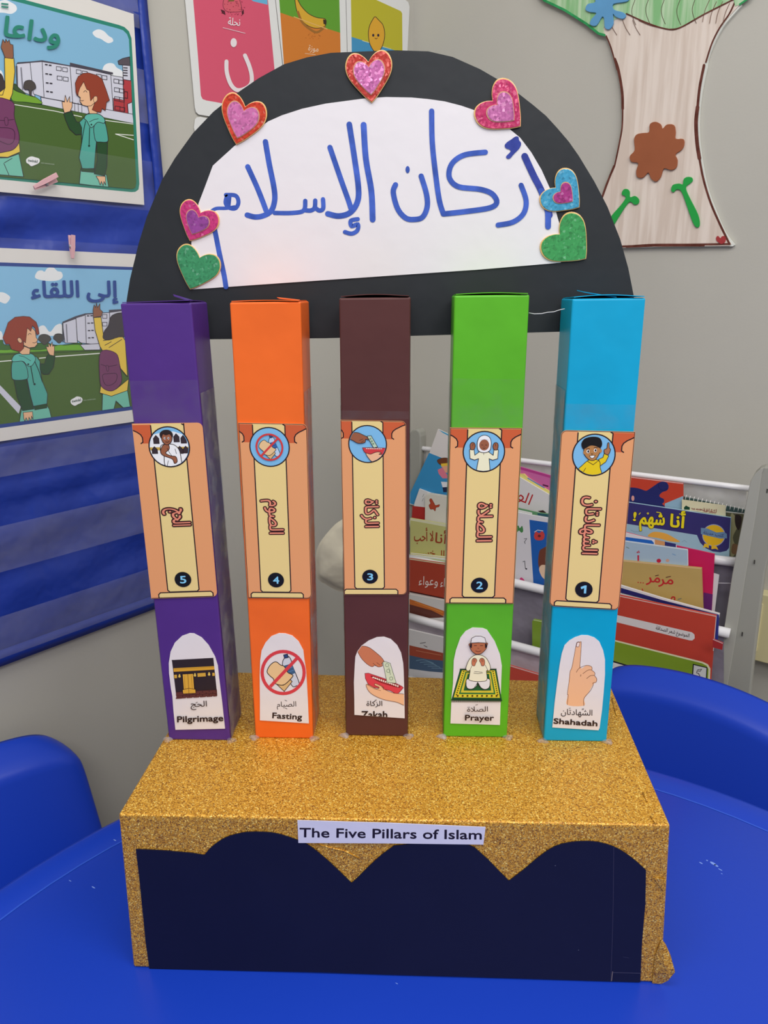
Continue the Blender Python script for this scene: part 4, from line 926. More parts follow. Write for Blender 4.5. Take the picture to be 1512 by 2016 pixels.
# girl
p.out([(885, 1470), (1100, 1440), (1125, 1590), (1070, 1595), (1000, 1530), (980, 1610), (880, 1620)], MINT, 5, OUT, False)
p.out([(870, 1395), (860, 1460), (960, 1490), (1100, 1440), (1110, 1340), (1000, 1430)], YL, 5, OUT, False)
p.out([(808, 812), (872, 808), (890, 950), (900, 1000), (1050, 965), (1080, 1010), (1100, 1320), (1040, 1250), (1010, 1130), (890, 1105), (862, 1060), (820, 920)], YL, 5, OUT, False)
p.out([(805, 810), (803, 745), (812, 700), (825, 725), (832, 685), (842, 725), (862, 690), (862, 740), (885, 760), (875, 800)], BRN, 4, OUT, False)
p.out([(890, 990), (900, 930), (935, 880), (960, 800), (1040, 770), (1100, 800), (1100, 960), (1000, 980), (940, 1005)], (62, 56, 60), 5, OUT)
p.line([(890, 1010), (960, 1000), (1050, 970)], 5, OUT); p.line([(905, 1050), (960, 1020)], 5, OUT); p.line([(940, 1070), (1050, 1000)], 5, OUT)
p.out([(868, 1110), (1000, 1120), (1035, 1240), (1050, 1350), (1020, 1410), (960, 1445), (890, 1420), (862, 1350)], PUR, 5, (60, 24, 52)); p.line([(870, 1215), (930, 1235), (1010, 1220)], 5, (60, 24, 52)); p.out([(915, 1230), (932, 1225), (938, 1265), (925, 1275)], PUR, 4, (60, 24, 52)); p.line([(885, 1310), (940, 1295), (1005, 1298), (1000, 1360), (950, 1395), (905, 1385)], 5, (60, 24, 52), True, closed=True)
p.clip = None
p.fill([(610, 1525), (640, 1505), (665, 1492), (700, 1500), (712, 1520), (700, 1545), (670, 1560), (645, 1572), (615, 1555)], (228, 228, 228), True); p.text('twinkl', (622, 1545), (700, 1530), 32, (40, 70, 60), bold=.03); p.text('visit twinkl.com', (718, 1530), (825, 1518), 16, (170, 185, 165))
NV_ = (38, 70, 140)
p.text(ar('اللقاء'), (272, 638), (680, 632), 195, NV_, bold=.028); p.text(ar('إلى'), (752, 632), (1018, 632), 190, NV_, bold=.028)
p.build('poster_print', p2)
def pin(lab, a, b, wd, open_=0):
    A = LEFT.hit(*a, .026); B = LEFT.hit(*b, .026); d = (B-A); s = d.cross(LEFT.n).normalized()*wd
    PK = M((214, 168, 172), .5, .3)
    t = root('clothespin', A.lerp(B, .5), lab, 'clothespin', 'pink clothespins on the pocket chart')
    n = LEFT.n*.004
    for k, sg in enumerate((1, -1)):
        e = n*sg*(.9)+s*(sg*open_)
        P = [A+s*.5+e*1.4, A-s*.5+e*1.4, A.lerp(B, .55)-s*.5+e*.9, B-s*.32+e*.4, B+s*.32+e*.4, A.lerp(B, .55)+s*.5+e*.9]
        prism('prong', P, -LEFT.n*.0022*sg, PK, t, .0004)
    m = A.lerp(B, .48); tube('spring', [m-s*.65, m+s*.65], .0022, M((170, 165, 165), .3, .5), t, 10)
pin('small pink clothespin lying sideways on the bottom edge of the upper poster', (112, 349), (67, 370), .0062, .35)
pin('small pink clothespin upright on the top edge of the lower poster', (141, 463), (143, 509), .0062)

# ------------------------------------------------------------------ alphabet cards on the left wall
CR = lambda pts: px(340, 0, 3.024, pts)
def acard(lab, ol, off=.003):
    o = sheet('flash_card', CR(ol), LEFT, off, .0008, M((216, 216, 214), .35, .35, 'paper')); own(o); return tag(o, lab, 'flash card', 'alphabet cards on the left wall')
a1 = acard('pink alphabet card, leftmost of the row above the arch', [(55, -220), (75, 0), (106, 340), (133, 640), (140, 668), (155, 682), (210, 691), (640, 790), (690, 800), (652, 380), (610, 0), (590, -220)], .0032)
p = Print(crop(340, 0, 3.024, LEFT), .0032, .35)
p.fill([(100, -200), (122, 0), (150, 330), (168, 570), (178, 590), (200, 598), (290, 614), (590, 690), (625, 690), (606, 410), (567, 0), (550, -200)], (206, 82, 108))
p.fill([(400, -200), (440, -20), (480, 8), (565, 28), (550, -200)], (100, 170, 205))
p.out([(300, 20), (315, -30), (345, -40), (380, -40), (405, 20), (410, 60), (395, 70), (330, 70), (305, 50)], (204, 88, 104), 3, (90, 30, 50)); p.fill([(285, 55), (310, 65), (315, 90), (295, 80)], (70, 24, 36)); p.fill([(410, 70), (422, 55), (424, 80), (414, 92)], (70, 24, 36)); p.fill([(325, -10), (370, -10), (365, 8), (335, 10)], (120, 90, 50))
random.seed(3)
for i in range(40): p.ell(290+random.random()*140, 5+random.random()*88, 2.5, 2.5, (140, 36, 66), 6)
p.text(ar('نحلة'), (328, 148), (400, 154), 62, (226, 210, 214), bold=.01); p.line([(300, 165), (431, 198)], 3.5, (226, 200, 208))
p.ell(363, 254, 19, 27, (224, 214, 216)); p.line([(320, 366), (322, 430), (345, 500), (380, 535), (425, 530), (465, 500), (470, 450), (455, 390), (430, 330)], 24, (224, 214, 216), True)
p.build('card_print', a1)
a2 = acard('green and orange alphabet card with a banana, middle of the row', [(592, -220), (614, 0), (657, 380), (694, 800), (1060, 870), (1038, 310), (1030, 0), (1022, -220)], .0028)
p = Print(crop(340, 0, 3.024, LEFT), .0028, .35); p.clip = [(620, -200), (638, 0), (662, 380), (690, 720), (1010, 790), (997, 190), (992, 0), (985, -200)]
p.fill([(610, -200), (1000, -200), (1000, 196), (860, 160), (640, 75), (600, 60)], (92, 150, 44)); p.fill([(600, 60), (640, 75), (860, 152), (1000, 196), (1020, 800), (660, 740)], (200, 118, 44))
p.out([(728, 0), (735, -20), (748, 5), (768, 40), (810, 82), (860, 105), (905, 112), (914, 135), (900, 160), (850, 168), (800, 150), (762, 112), (738, 60)], (206, 160, 48), 4, (60, 42, 24)); p.line([(745, 70), (770, 130), (815, 172), (860, 192), (905, 160)], 14, (150, 100, 40), True); p.fill([(895, 115), (912, 118), (914, 150), (898, 142)], (50, 36, 24))
p.line([(722, 100), (920, 173)], 5, (214, 170, 100)); p.text(ar('موزة'), (806, 300), (866, 308), 50, (224, 190, 160), bold=.01); p.line([(788, 318), (850, 326)], 3, (224, 190, 160))
for i in range(16): p.ell(790+random.random()*90, 195+random.random()*35, 2, 2, (150, 80, 30), 6)
p.build('card_print', a2)
a3 = acard('yellow and blue alphabet card with a smiling lemon, rightmost of the row', [(1024, -120), (1034, 0), (1042, 310), (1064, 870), (1392, 910), (1398, 300), (1410, 40), (1402, 12), (1375, -8), (1300, -35)], .0034)
p = Print(crop(340, 0, 3.024, LEFT), .0034, .35); p.clip = [(1060, -70), (1065, 0), (1066, 300), (1090, 790), (1350, 830), (1368, 300), (1366, 80), (1358, 66), (1190, 5)]
p.rect(1000, -200, 1400, 900, (180, 172, 42)); p.fill([(1050, 215), (1330, 302), (1400, 302), (1400, 900), (1050, 900)], (62, 140, 184)); p.line([(1130, 242), (1300, 292)], 4, (200, 200, 160))
p.out([(1205, 100), (1225, 118), (1252, 150), (1262, 200), (1256, 250), (1240, 290), (1220, 318), (1195, 300), (1172, 255), (1165, 200), (1172, 155), (1190, 118)], (212, 158, 44), 4, (60, 42, 24))
for x in (1194, 1224): p.ell(x, 210, 7, 9, (40, 24, 50), 8)
p.line([(1203, 226), (1211, 232), (1219, 226)], 3, (60, 20, 30)); p.build('card_print', a3)
a4 = acard('white card corner peeking out below the pink alphabet card', [(133, 712), (145, 698), (165, 695), (600, 790), (640, 1100), (170, 1000), (128, 760)], .0024)

# ------------------------------------------------------------------ paper tree on the back wall
DR_ = lambda pts: px(1050, 0, 3.2727, pts)
trunk = crs([(462, 225), (500, 310), (545, 450), (575, 600), (578, 750), (562, 900), (530, 1050), (480, 1170), (440, 1275), (395, 1390), (340, 1600)], False, 3)+[(560, 1597), (800, 1590), (1262, 1583), (1275, 1575)]+crs([(1275, 1570), (1215, 1490), (1150, 1340), (1100, 1200), (1070, 1050), (1050, 900), (1048, 750), (1063, 600), (1098, 430), (1140, 300), (1205, 175), (1275, 90), (1330, 30)], False, 3)+[(1310, -30), (1290, -40), (1100, 60), (850, 100), (600, 60), (440, 160)]
tr_ = sheet('paper_tree', DR_(trunk), BACK, .0085, .0015, M((220, 207, 196), .6, .2, 'crayon', c2=(204, 188, 175))); own(tr_); tag(tr_, 'hand-drawn paper tree on foam board with felt flower, on the grey back wall', 'wall decoration')
bk = [(x+14+(8 if y > 400 else 0), y+4) if x > 900 else (x+6, y+2) for x, y in trunk]
sheet('foam_backing', DR_(bk), BACK, .0068, .006, M((214, 216, 208), .6, .2), tr_)
crown = [(20, -60), (50, -20), (70, 0), (200, 62), (340, 150), (420, 215), (460, 230), (452, 180), (480, 150), (600, 88), (720, 142), (850, 187), (940, 180), (1100, 92), (1290, -5), (1300, 40), (1330, 30), (1400, -20), (1500, -150), (1400, -400), (600, -500), (100, -320)]
cr = sheet('crown', DR_(crown), BACK, .0092, .0008, M((178, 204, 168), .6, .2, 'crayon', c2=(128, 180, 124)), tr_); cr['label'] = 'green crayoned crown'
p = Print(crop(1050, 0, 3.2727, BACK), .0092, .6)
RB = M((88, 40, 28), .6, .2, 'marker'); GB = M((36, 138, 76), .6, .2, 'marker')
p.line([(30, -40), (70, 2), (200, 64), (340, 152), (420, 216), (458, 226)], 16, GB); p.line([(1330, 28), (1400, -20)], 12, GB)
p.line([(600, 88), (720, 142), (850, 185), (940, 180), (1100, 92), (1290, -4)], 9, RB, True); p.line([(680, 132), (760, 165), (900, 190), (1000, 150)], 4, RB, True)
for x, y in ((640, 0), (730, -10), (830, -5), (930, 0), (1030, -10)):
    p.line([(x+15, y), (x-5, y+60), (x, y+110), (x+20, y+160)], 3.5, (84, 62, 48), True)
for x, y in ((1135, 0), (1180, 10), (1220, 10), (1265, 20)): p.line([(x, y), (x-30, y+70), (x-45, y+140)], 3.5, (110, 76, 60), True)
for x in (490, 575, 640): p.line([(x, 130), (x+20, 180), (x+48, 225)], 3.5, (100, 66, 52), True)
p.build('crown_drawing', cr)
p = Print(crop(1050, 0, 3.2727, BACK), .0085, .6)
p.line([(470, 232), (502, 312), (540, 450)], 9, RB, True); p.line([(525, 380), (548, 450), (572, 590), (576, 700)], 17, RB, True); p.line([(576, 700), (572, 820), (555, 920), (528, 1050), (515, 1090), (478, 1170), (444, 1265)], 10, RB, True); p.line([(520, 1070), (480, 1170), (440, 1280)], 13, RB, True)
p.line([(1300, 10), (1262, 90), (1200, 180), (1150, 280), (1112, 400)], 10, RB, True); p.line([(1100, 420), (1072, 560), (1058, 690)], 17, RB, True); p.line([(1058, 690), (1048, 790), (1055, 920), (1070, 1020)], 24, RB, True); p.line([(1070, 1020), (1095, 1150), (1140, 1300), (1200, 1440), (1262, 1568)], 14, RB, True)
p.line([(345, 1592), (600, 1587), (780, 1577), (1000, 1576), (1265, 1572)], 13, RB, True); p.line([(600, 1592), (780, 1584), (1100, 1584)], 9, RB)
p.build('outline_drawing', tr_)
f1 = [(745, 850), (750, 800), (785, 784), (820, 800), (832, 828), (860, 802), (905, 805), (916, 850), (916, 893), (965, 895), (971, 930), (955, 965), (915, 995), (928, 1030), (920, 1080), (885, 1096), (840, 1086), (820, 1140), (790, 1170), (757, 1150), (740, 1112), (705, 1145), (668, 1140), (662, 1100), (675, 1052), (630, 1042), (621, 1005), (652, 968), (648, 900), (665, 866), (708, 856)]
o = sheet('felt_flower', DR_(crs(f1, True, 3)), BACK, .0125, .0035, M((150, 86, 56), .6, .2, 'card'), tr_, .0006); o['label'] = 'brown foam flower'
f2 = [(335, 62), (350, 25), (400, 10), (380, -60), (450, -110), (520, -60), (560, -30), (615, -15), (600, 10), (515, 25), (520, 62), (575, 78), (596, 100), (575, 122), (530, 108), (512, 90), (515, 150), (490, 188), (460, 178), (455, 120), (440, 110), (405, 165), (365, 158), (372, 125), (405, 85), (365, 78)]
o = sheet('felt_flower', DR_(crs(f2, True, 3)), BACK, .0125, .003, M((94, 152, 196), .6, .2, 'card'), tr_, .0006); o['label'] = 'blue foam flower'
GR_ = M((34, 154, 66), .6, .25)
st = [(888, 1215), (900, 1190), (940, 1182), (962, 1188), (968, 1155), (990, 1140), (1020, 1143), (1026, 1165), (1005, 1185), (985, 1200), (985, 1225), (1010, 1280), (1060, 1380), (1072, 1440), (1062, 1465), (1035, 1450), (1000, 1360), (965, 1260), (945, 1225), (920, 1222), (905, 1238), (890, 1232)]
sheet('foam_stem', DR_(crs(st, True, 3)), BACK, .0115, .0025, GR_, tr_, .0004)
st = [(570, 1240), (582, 1220), (605, 1218), (620, 1235), (622, 1270), (655, 1262), (680, 1285), (675, 1312), (650, 1318), (622, 1300), (590, 1335), (545, 1405), (500, 1475), (470, 1470), (500, 1395), (560, 1325), (592, 1280), (588, 1262), (572, 1256)]
sheet('foam_stem', DR_(crs(st, True, 3)), BACK, .0115, .0025, GR_, tr_, .0004)
hs = [(1205, 1535), (1190, 1520), (1178, 1530), (1180, 1550), (1200, 1568), (1215, 1572), (1235, 1560), (1240, 1535), (1228, 1520), (1212, 1525)]
o = sheet('heart_sticker', DR_(crs(hs, True, 3)), BACK, .0095, .001, M((160, 50, 52), .4, .4), tr_)

# cream trunking box on the back wall, right of the rack
sb = root('socket_box', BACK.hit(1520, 1310, 0), 'cream plastic socket box on the wall right of the book rack', 'socket box')
sheet('box_body', [(1489, 1168), (1600, 1188), (1600, 1330), (1473, 1297)], BACK, .03, .03, M((206, 196, 152), .4, .4), sb, .002); sheet('cover_plate', [(1493, 1188), (1502, 1190), (1489, 1282), (1480, 1280)], BACK, .0325, .003, M((212, 203, 162), .35, .4), sb, .0006)

# ------------------------------------------------------------------ book rack
_rd = ray(-1650, 583); _rd = -Vector((_rd.x, _rd.y, 0)).normalized(); _rn = Vector((_rd.y, -_rd.x, 0))
RB0 = Plane(BACK.hit(822, 900, .185), _rn)
TIER = [RB0.moved(.042*k) for k in range(5)]
RL = [((800, 873), (1484, 957)), ((800, 1024), (1468, 1103)), ((800, 1092), (1445, 1243)), ((800, 1207), (1425, 1377)), ((800, 1330), (1400, 1520))]
def ry(k, x): a, b = RL[k]; return a[1]+(b[1]-a[1])*(x-a[0])/(b[0]-a[0])
fb = TIER[0].hit(1150, 1300); rk = root('book_rack', (fb.x, fb.y, FLOOR), 'grey-ended book rack with white rails and sagging clear slings by the back wall', 'book rack')
PG = M((150, 149, 140), .45, .35, 'plastic')
def toz(P, z, x):  # photo pixel on plane P at height z
    y = 1008
    for _ in range(30):
        h = P.hit(x, y); y += (h.z-z)*700
    return (x, y)
pan = [(1476, 956), (1479, 945), (1486, 932), (1497, 922), (1506, 919), (1530, 918), (1543, 926), (1546, 945), (1535, 1010), (1506, 1128), (1495, 1213), (1484, 1304), (1474, 1400), (1462, 1500), (1375, 1500), (1398, 1345), (1425, 1247), (1442, 1134), (1456, 1061), (1468, 1001)]
def panel(pts, inner, P):
    o = sheet('end_panel', pts, P, .02, .028, PG, rk, .003)
    return o
panel(pan, None, TIER[1])
sheet('lit_panel_edge', [(1475, 958), (1478, 946), (1486, 933), (1497, 923), (1505, 920), (1500, 932), (1497, 952), (1487, 1020), (1467, 1140), (1448, 1260), (1431, 1357), (1410, 1480), (1378, 1480), (1397, 1345), (1424, 1247), (1441, 1134), (1455, 1061), (1467, 1001)], TIER[1], .0225, .0025, M((162, 161, 152), .4, .4, 'plastic'), rk, .001)  # front edge of the same board, its catching more light put in as lighter grey
for x, y in ((1485, 1106), (1461, 1248), (1510, 966)): sheet('screw_slot', [(x-.5, y-4), (x+2, y-3), (x+1, y+5), (x-1.5, y+4)], TIER[1], .0205 if x > 1490 else .0231, .0004, M((60, 58, 54), .5, .3), rk)
panel([(806, 852), (812, 846), (820, 845), (826, 850), (828, 860), (828, 1500), (800, 1500)], None, RB0.moved(-.02))
# legs of the rack down to the floor
for x0, x1 in ((1392, 1460), (802, 826)):
    Pn = TIER[1] if x0 > 1000 else RB0; a = Pn.hit(x0, 1480, .015); b = Pn.hit(x1, 1480, .015)
    prism('rack_leg', [a, b, Vector((b.x, b.y, FLOOR)), Vector((a.x, a.y, FLOOR))], -_rn*.026, PG, rk)
WR = M((222, 220, 222), .3, .5); SL = [M((196, 195, 198), .2, .6, 'clear', alpha=.55, wob=.9), M((128, 122, 134), .28, .5, 'fabric'), M((128, 122, 134), .28, .5, 'fabric'), M((196, 186, 194), .3, .5, 'fabric'), M((190, 182, 190), .3, .5, 'fabric')]
for k in range(5):
    (xa, ya), (xb, yb) = RL[k]; r_ = (.0055, .0085, .009, .009, .009)[k]
    xr = xb-8; pts = [TIER[k].hit(xa+(xr-xa)*i/12, ry(k, xa+(xr-xa)*i/12)+6, -.011) for i in range(13)]
    tube('rail', pts, r_, WR, rk, 14)
    V = []; F = []; NX, NY = 50, 12; xr = xb-6-(14 if k else 8)
    for i in range(NX+1):
        x = xa+(xr-xa)*i/NX; y0 = ry(k, x)+8; y1 = y0+150+10*k
        for j in range(NY+1):
            v = j/NY; V.append(TIER[k].hit(x, y0+(y1-y0)*v, -.014-.004*math.sin(math.pi*v)+.0022*math.sin(i*.9+3*v)*v+.0015*math.sin(i*2.1+j*.7)))
    for i in range(NX):
        for j in range(NY): a = i*(NY+1)+j; F.append((a, a+1, a+NY+2, a+NY+1))
    o = link('sling', V, F, [SL[k]], rk, smooth=True)
o['label'] = 'silvery fabric sling'
for nm, y0 in (('sling_seam', 1148),):
    pts = [TIER[1].hit(x, y0+(x-1416)*.02, .0015) for x in (1412, 1425, 1442)]; tube(nm, pts, .001, M((190, 186, 192), .4, .4), rk, 6)

ORD = {}
def book(name, lab, k, pts, c, th=.004, ox=780, oy=820, s=3.287, off=None, cat='book'):
    """book standing in tier k; outline in crop units"""
    n = ORD[k] = ORD.get(k, 0)+1; of = off if off is not None else .0045*n+.001
    P = TIER[k]; o = sheet(name, px(ox, oy, s, pts), P, of, th, M(c, .35, .4, 'paper'))
    own(o); tag(o, lab, cat, 'books in the rack')
    return o, Print(crop(ox, oy, s, P), of, .35)
R_ = dict(ox=1180, oy=860, s=4.033)
CRM = (220, 214, 204)
# ---- between the brown and green pillars
o, p = book('storybook', 'blue storybook leaning at an angle, topmost left in the rack', 0, [(270, 82), (520, 200), (430, 660), (60, 560), (150, 430), (215, 235)], (214, 208, 204))
p.fill([(213, 235), (500, 350), (430, 655), (62, 556)], (54, 138, 188)); p.fill([(275, 84), (520, 200), (516, 218), (300, 105)], (70, 160, 200))
p.out([(265, 285), (300, 268), (345, 275), (350, 320), (290, 315)], (110, 60, 34), 2, INK); p.fill([(290, 305), (350, 300), (350, 322), (292, 325)], (228, 188, 60)); p.fill([(295, 322), (345, 318), (350, 365), (310, 362)], (224, 164, 130)); p.fill([(268, 345), (300, 330), (330, 380), (350, 400), (300, 400), (275, 370)], (216, 120, 140)); p.fill([(290, 422), (350, 425), (350, 455), (300, 458)], (220, 220, 224)); p.fill([(300, 458), (350, 455), (350, 490), (305, 490)], (34, 40, 70))
p.build('cover_print', o)
o, p = book('picture_book', 'white picture book, dark red at its foot, beside the butterfly book', 0, [(150, 468), (235, 500), (235, 690), (100, 670), (118, 560)], (214, 212, 210))
p.fill([(105, 578), (192, 588), (200, 690), (100, 672)], (168, 44, 40)); p.line([(170, 520), (180, 500)], 2, (90, 110, 90)); p.line([(168, 548), (176, 530)], 2, (90, 110, 90)); p.build('cover_print', o)
o, p = book('picture_book', 'cream picture book with a red butterfly on its cover', 0, [(188, 520), (200, 500), (225, 496), (345, 515), (345, 740), (185, 720)], (210, 206, 194))
p.out([(215, 540), (228, 532), (245, 560), (255, 575), (280, 570), (275, 585), (258, 590), (252, 612), (240, 600), (222, 600), (212, 575), (222, 562)], (176, 70, 44), 2, (110, 40, 30)); p.line([(200, 506), (225, 502), (345, 520)], 5, (222, 222, 210)); p.build('cover_print', o)
for i, (dy, cc) in enumerate(((0, (206, 206, 160)), )):
    o, p = book('chapter_book', 'olive green book with dark red Arabic title, left of the green pillar', 1, [(90, 658), (345, 700), (345, 960), (90, 930)], (188, 186, 118), th=.005)
    p.fill([(90, 658), (345, 700), (345, 718), (90, 672)], (216, 214, 178))
    p.text(ar('لا أحب'), (116, 806), (240, 806), 92, (150, 60, 34), bold=.012); p.text(ar('أنا'), (250, 816), (322, 824), 92, (150, 60, 34), bold=.012)
    p.text(ar('الخس'), (140, 900), (310, 910), 60, (150, 60, 34), bold=.01); p.build('cover_print', o)
for i in range(3):
    o, p = book('thin_book', ('yellow-edged thin book, hindmost of three behind the red book', 'white thin book, middle of three behind the red book', 'green-edged thin book, just behind the red book')[i], 1, [(90, 880+i*14), (340, 908+i*15), (340, 1000), (90, 980)], ((206, 196, 120), (214, 212, 212), (150, 168, 62))[i], th=.003)
    p.line([(95, 884+i*14), (340, 912+i*15)], 5, (218, 218, 214), cap=False); p.build('page_edge', o)
o, p = book('red_book', 'brick red book with white Arabic title, left of the green pillar', 2, [(80, 918), (345, 956), (345, 1250), (80, 1200)], (166, 62, 42), th=.005)
p.line([(85, 922), (345, 960)], 6, (212, 206, 170), cap=False); p.text(ar('وعواء'), (145, 1088), (268, 1094), 78, (222, 206, 198), bold=.004); p.text(ar('اء'), (285, 1100), (312, 1102), 78, (222, 206, 198), bold=.004); p.fill([(85, 1128), (345, 1182), (345, 1187), (85, 1135)], (40, 20, 26)); p.fill([(85, 1137), (345, 1188), (345, 1250), (85, 1200)], (204, 200, 196))
p.build('cover_print', o)
o, p = book('landscape_book', 'pale book with an orange and brown landscape, under the brick red book', 2, [(80, 1150), (335, 1195), (335, 1340), (80, 1300)], (204, 200, 196), off=.019)
p.fill([(85, 1180), (320, 1262), (320, 1290), (85, 1300)], (190, 104, 48)); p.fill([(85, 1215), (230, 1255), (320, 1300), (85, 1310)], (96, 52, 44)); p.line([(120, 1200), (300, 1268)], 4, (220, 140, 60)); p.build('cover_print', o)
o, p = book('sea_picture_book', 'white book with a dark blue sea picture, lowest left of the green pillar', 3, [(80, 1378), (345, 1440), (345, 1720), (80, 1680)], (206, 202, 200), th=.005)
p.line([(155, 1468), (190, 1462)], 4, (70, 66, 64)); p.line([(180, 1482), (200, 1492)], 4, (90, 60, 60)); p.fill([(85, 1480), (345, 1540), (345, 1590), (85, 1560)], (158, 72, 52)); p.line([(130, 1515), (290, 1545)], 4, (190, 120, 90)); p.fill([(85, 1545), (200, 1570), (345, 1585), (345, 1660), (85, 1640)], (70, 92, 118))
for i in range(5): p.line([(130+i*25, 1580+i*12), (180+i*30, 1575+i*14), (240+i*15, 1595+i*12)], 4, (110, 140, 160), True)
p.fill([(85, 1632), (345, 1668), (345, 1720), (85, 1680)], (206, 204, 204)); p.build('cover_print', o)
# ---- between the green and blue pillars
o, p = book('pink_book', 'pink book standing askew behind the white flag book', 0, [(770, 316), (1010, 385), (1010, 560), (770, 520)], (196, 98, 156), off=.006); p.fill([(770, 316), (1010, 385), (1010, 402), (770, 333)], (176, 60, 130)); p.text('mmm', (945, 446), (985, 460), 22, (90, 30, 70), bold=.03) if False else None; p.line([(948, 442), (984, 452)], 9, (80, 30, 66), cap=False); p.build('cover_print', o)
o, p = book('thin_book', 'yellow-edged thin book just behind the white book with red letters', 0, [(770, 372), (828, 372), (850, 396), (1000, 490), (1000, 640), (770, 600)], (216, 204, 116), off=.010); p.line([(850, 398), (960, 462)], 7, (90, 130, 190), cap=False); p.build('page_edge', o)
o, p = book('reader_book', 'white tilted book with large red Arabic letters between green and blue pillars', 0, [(760, 378), (790, 388), (1000, 512), (1000, 650), (760, 590)], (212, 208, 208), off=.0145)
p.line([(882, 508), (858, 568)], 9, (176, 36, 40)); p.line([(858, 498), (836, 556), (815, 548)], 9, (176, 36, 40)); p.line([(815, 548), (790, 530), (806, 510), (822, 530), (790, 552), (778, 545)], 9, (176, 36, 40), True); p.fill([(915, 612), (950, 606), (972, 622), (950, 628)], (60, 40, 40)); p.build('cover_print', o)
o, p = book('thin_book', 'green-spined thin book above the music note book', 1, [(765, 588), (915, 622), (1000, 632), (1000, 720), (765, 690)], (86, 136, 92), off=.004); p.fill([(765, 596), (880, 622), (880, 634), (765, 610)], (212, 212, 206)); p.fill([(915, 625), (1000, 635), (1000, 700), (915, 690)], (34, 82, 92)); p.build('page_edge', o)
o, p = book('music_book', 'white and blue songbook with notes, butterfly and red flower', 1, [(755, 612), (870, 636), (1010, 660), (1010, 1160), (735, 1110)], (212, 208, 212), off=.010)
p.fill([(862, 668), (1010, 690), (1000, 1155), (888, 1085)], (34, 92, 170)); p.line([(760, 618), (1010, 664)], 4, (222, 222, 222), cap=False)
p.fill([(778, 720), (790, 705), (800, 722), (815, 708), (822, 740), (810, 752), (795, 738), (782, 748)], (72, 130, 74), True)
p.line([(828, 792), (845, 790), (830, 812), (835, 822)], 3.5, OUT); p.line([(820, 940), (832, 936), (836, 985)], 3.5, OUT); p.ell(842, 986, 6, 5, OUT, 8)
p.fill([(892, 770), (905, 745), (925, 755), (945, 742), (960, 765), (952, 795), (925, 802), (900, 795)], (196, 66, 62), True); p.ell(926, 773, 10, 9, (110, 40, 40), 10); p.line([(895, 748), (915, 735), (950, 740)], 4, (220, 220, 220))
p.fill([(925, 880), (945, 855), (1000, 850), (1000, 1040), (950, 1040), (920, 960)], (110, 62, 46), True); p.fill([(925, 990), (945, 960), (1000, 980), (1000, 1060), (950, 1045)], (224, 190, 160), True); p.fill([(800, 1050), (812, 1042), (830, 1062), (806, 1066)], (206, 60, 120), True); p.build('cover_print', o)
o, p = book('folder', 'green plastic folder in the sling left of the blue pillar', 3, [(880, 1325), (890, 1312), (1010, 1335), (1010, 1580), (880, 1560)], (116, 146, 46), off=-.002) if False else book('folder', 'green plastic folder in the sling left of the blue pillar', 2, [(880, 1325), (890, 1312), (1010, 1335), (1010, 1580), (880, 1560)], (122, 150, 50), off=.008, cat='folder'); p.line([(888, 1316), (1008, 1340)], 5, (190, 206, 150), cap=False); p.build('edge_highlight', o)
o, p = book('red_book', 'coral red book low behind the gold box, left of the blue pillar', 3, [(700, 1600), (1000, 1690), (1000, 1800), (700, 1760)], (198, 76, 62), off=.009); p.line([(702, 1603), (1000, 1693)], 6, (224, 190, 186), cap=False); p.build('page_edge', o)
# ---- right of the blue pillar
o, p = book('animal_book', 'red book with a dark blue creature, first at the top right', 0, [(150, 298), (255, 320), (665, 370), (668, 720), (150, 660)], (192, 64, 44), off=.006, **R_)
p.fill([(520, 530), (665, 470), (665, 700), (520, 700)], (140, 170, 188)); p.fill([(150, 400), (250, 402), (290, 405), (330, 415), (370, 428), (400, 412), (440, 385), (475, 362), (510, 355), (540, 368), (550, 398), (538, 425), (500, 440), (478, 462), (482, 478), (512, 495), (512, 520), (500, 532), (515, 548), (530, 570), (540, 640), (150, 640)], (38, 42, 98), True)
p.line([(470, 372), (472, 400), (490, 420), (515, 425), (545, 410)], 3, (24, 26, 70), True); p.ell(266, 488, 12, 22, (216, 150, 140), 12); p.line([(255, 322), (665, 372)], 4, (222, 190, 186), cap=False); p.build('cover_print', o)
nb, p = book('spiral_notebook', 'spiral-bound book with green top and floral cover beside the grey rack end', 0, [(600, 470), (675, 478), (1172, 585), (1140, 960), (600, 900)], (58, 82, 78), off=.004, cat='notebook', **R_)
p.fill([(1010, 590), (1168, 612), (1140, 960), (1000, 940)], (92, 90, 66)); p.fill([(1040, 640), (1070, 620), (1100, 700), (1060, 800), (1090, 900), (1040, 940)], (156, 150, 110), True); p.fill([(1080, 620), (1130, 640), (1110, 740), (1080, 700)], (50, 40, 36), True); p.fill([(1060, 850), (1110, 870), (1090, 930), (1050, 920)], (128, 96, 66), True); p.fill([(1120, 760), (1150, 780), (1140, 850)], (120, 110, 76))
p.line([(1005, 595), (1165, 612)], 8, (206, 206, 196), cap=False); p.build('cover_print', nb)
for i in range(15):
    t = i/14; x = 690+t*450; y = 474+t*100
    a = TIER[0].hit(1180+x/4.033, 860+(y-8)/4.033, .0065); b = TIER[0].hit(1180+(x-8)/4.033, 860+(y+26)/4.033, .0075)
    tube('wire_loop', [b-_rn*.004, b, b.lerp(a, .5)+_rn*.0016, a+_rn*.0008, a-_rn*.005], .0006, M((214, 214, 210), .3, .6), nb, 6)
o, p = book('catalogue', 'cream booklet with small green and maroon print under the spiral notebook coils', 0, [(655, 498), (1002, 545), (1005, 760), (655, 720)], (212, 204, 168), off=.0105, th=.0012, cat='booklet', **R_)
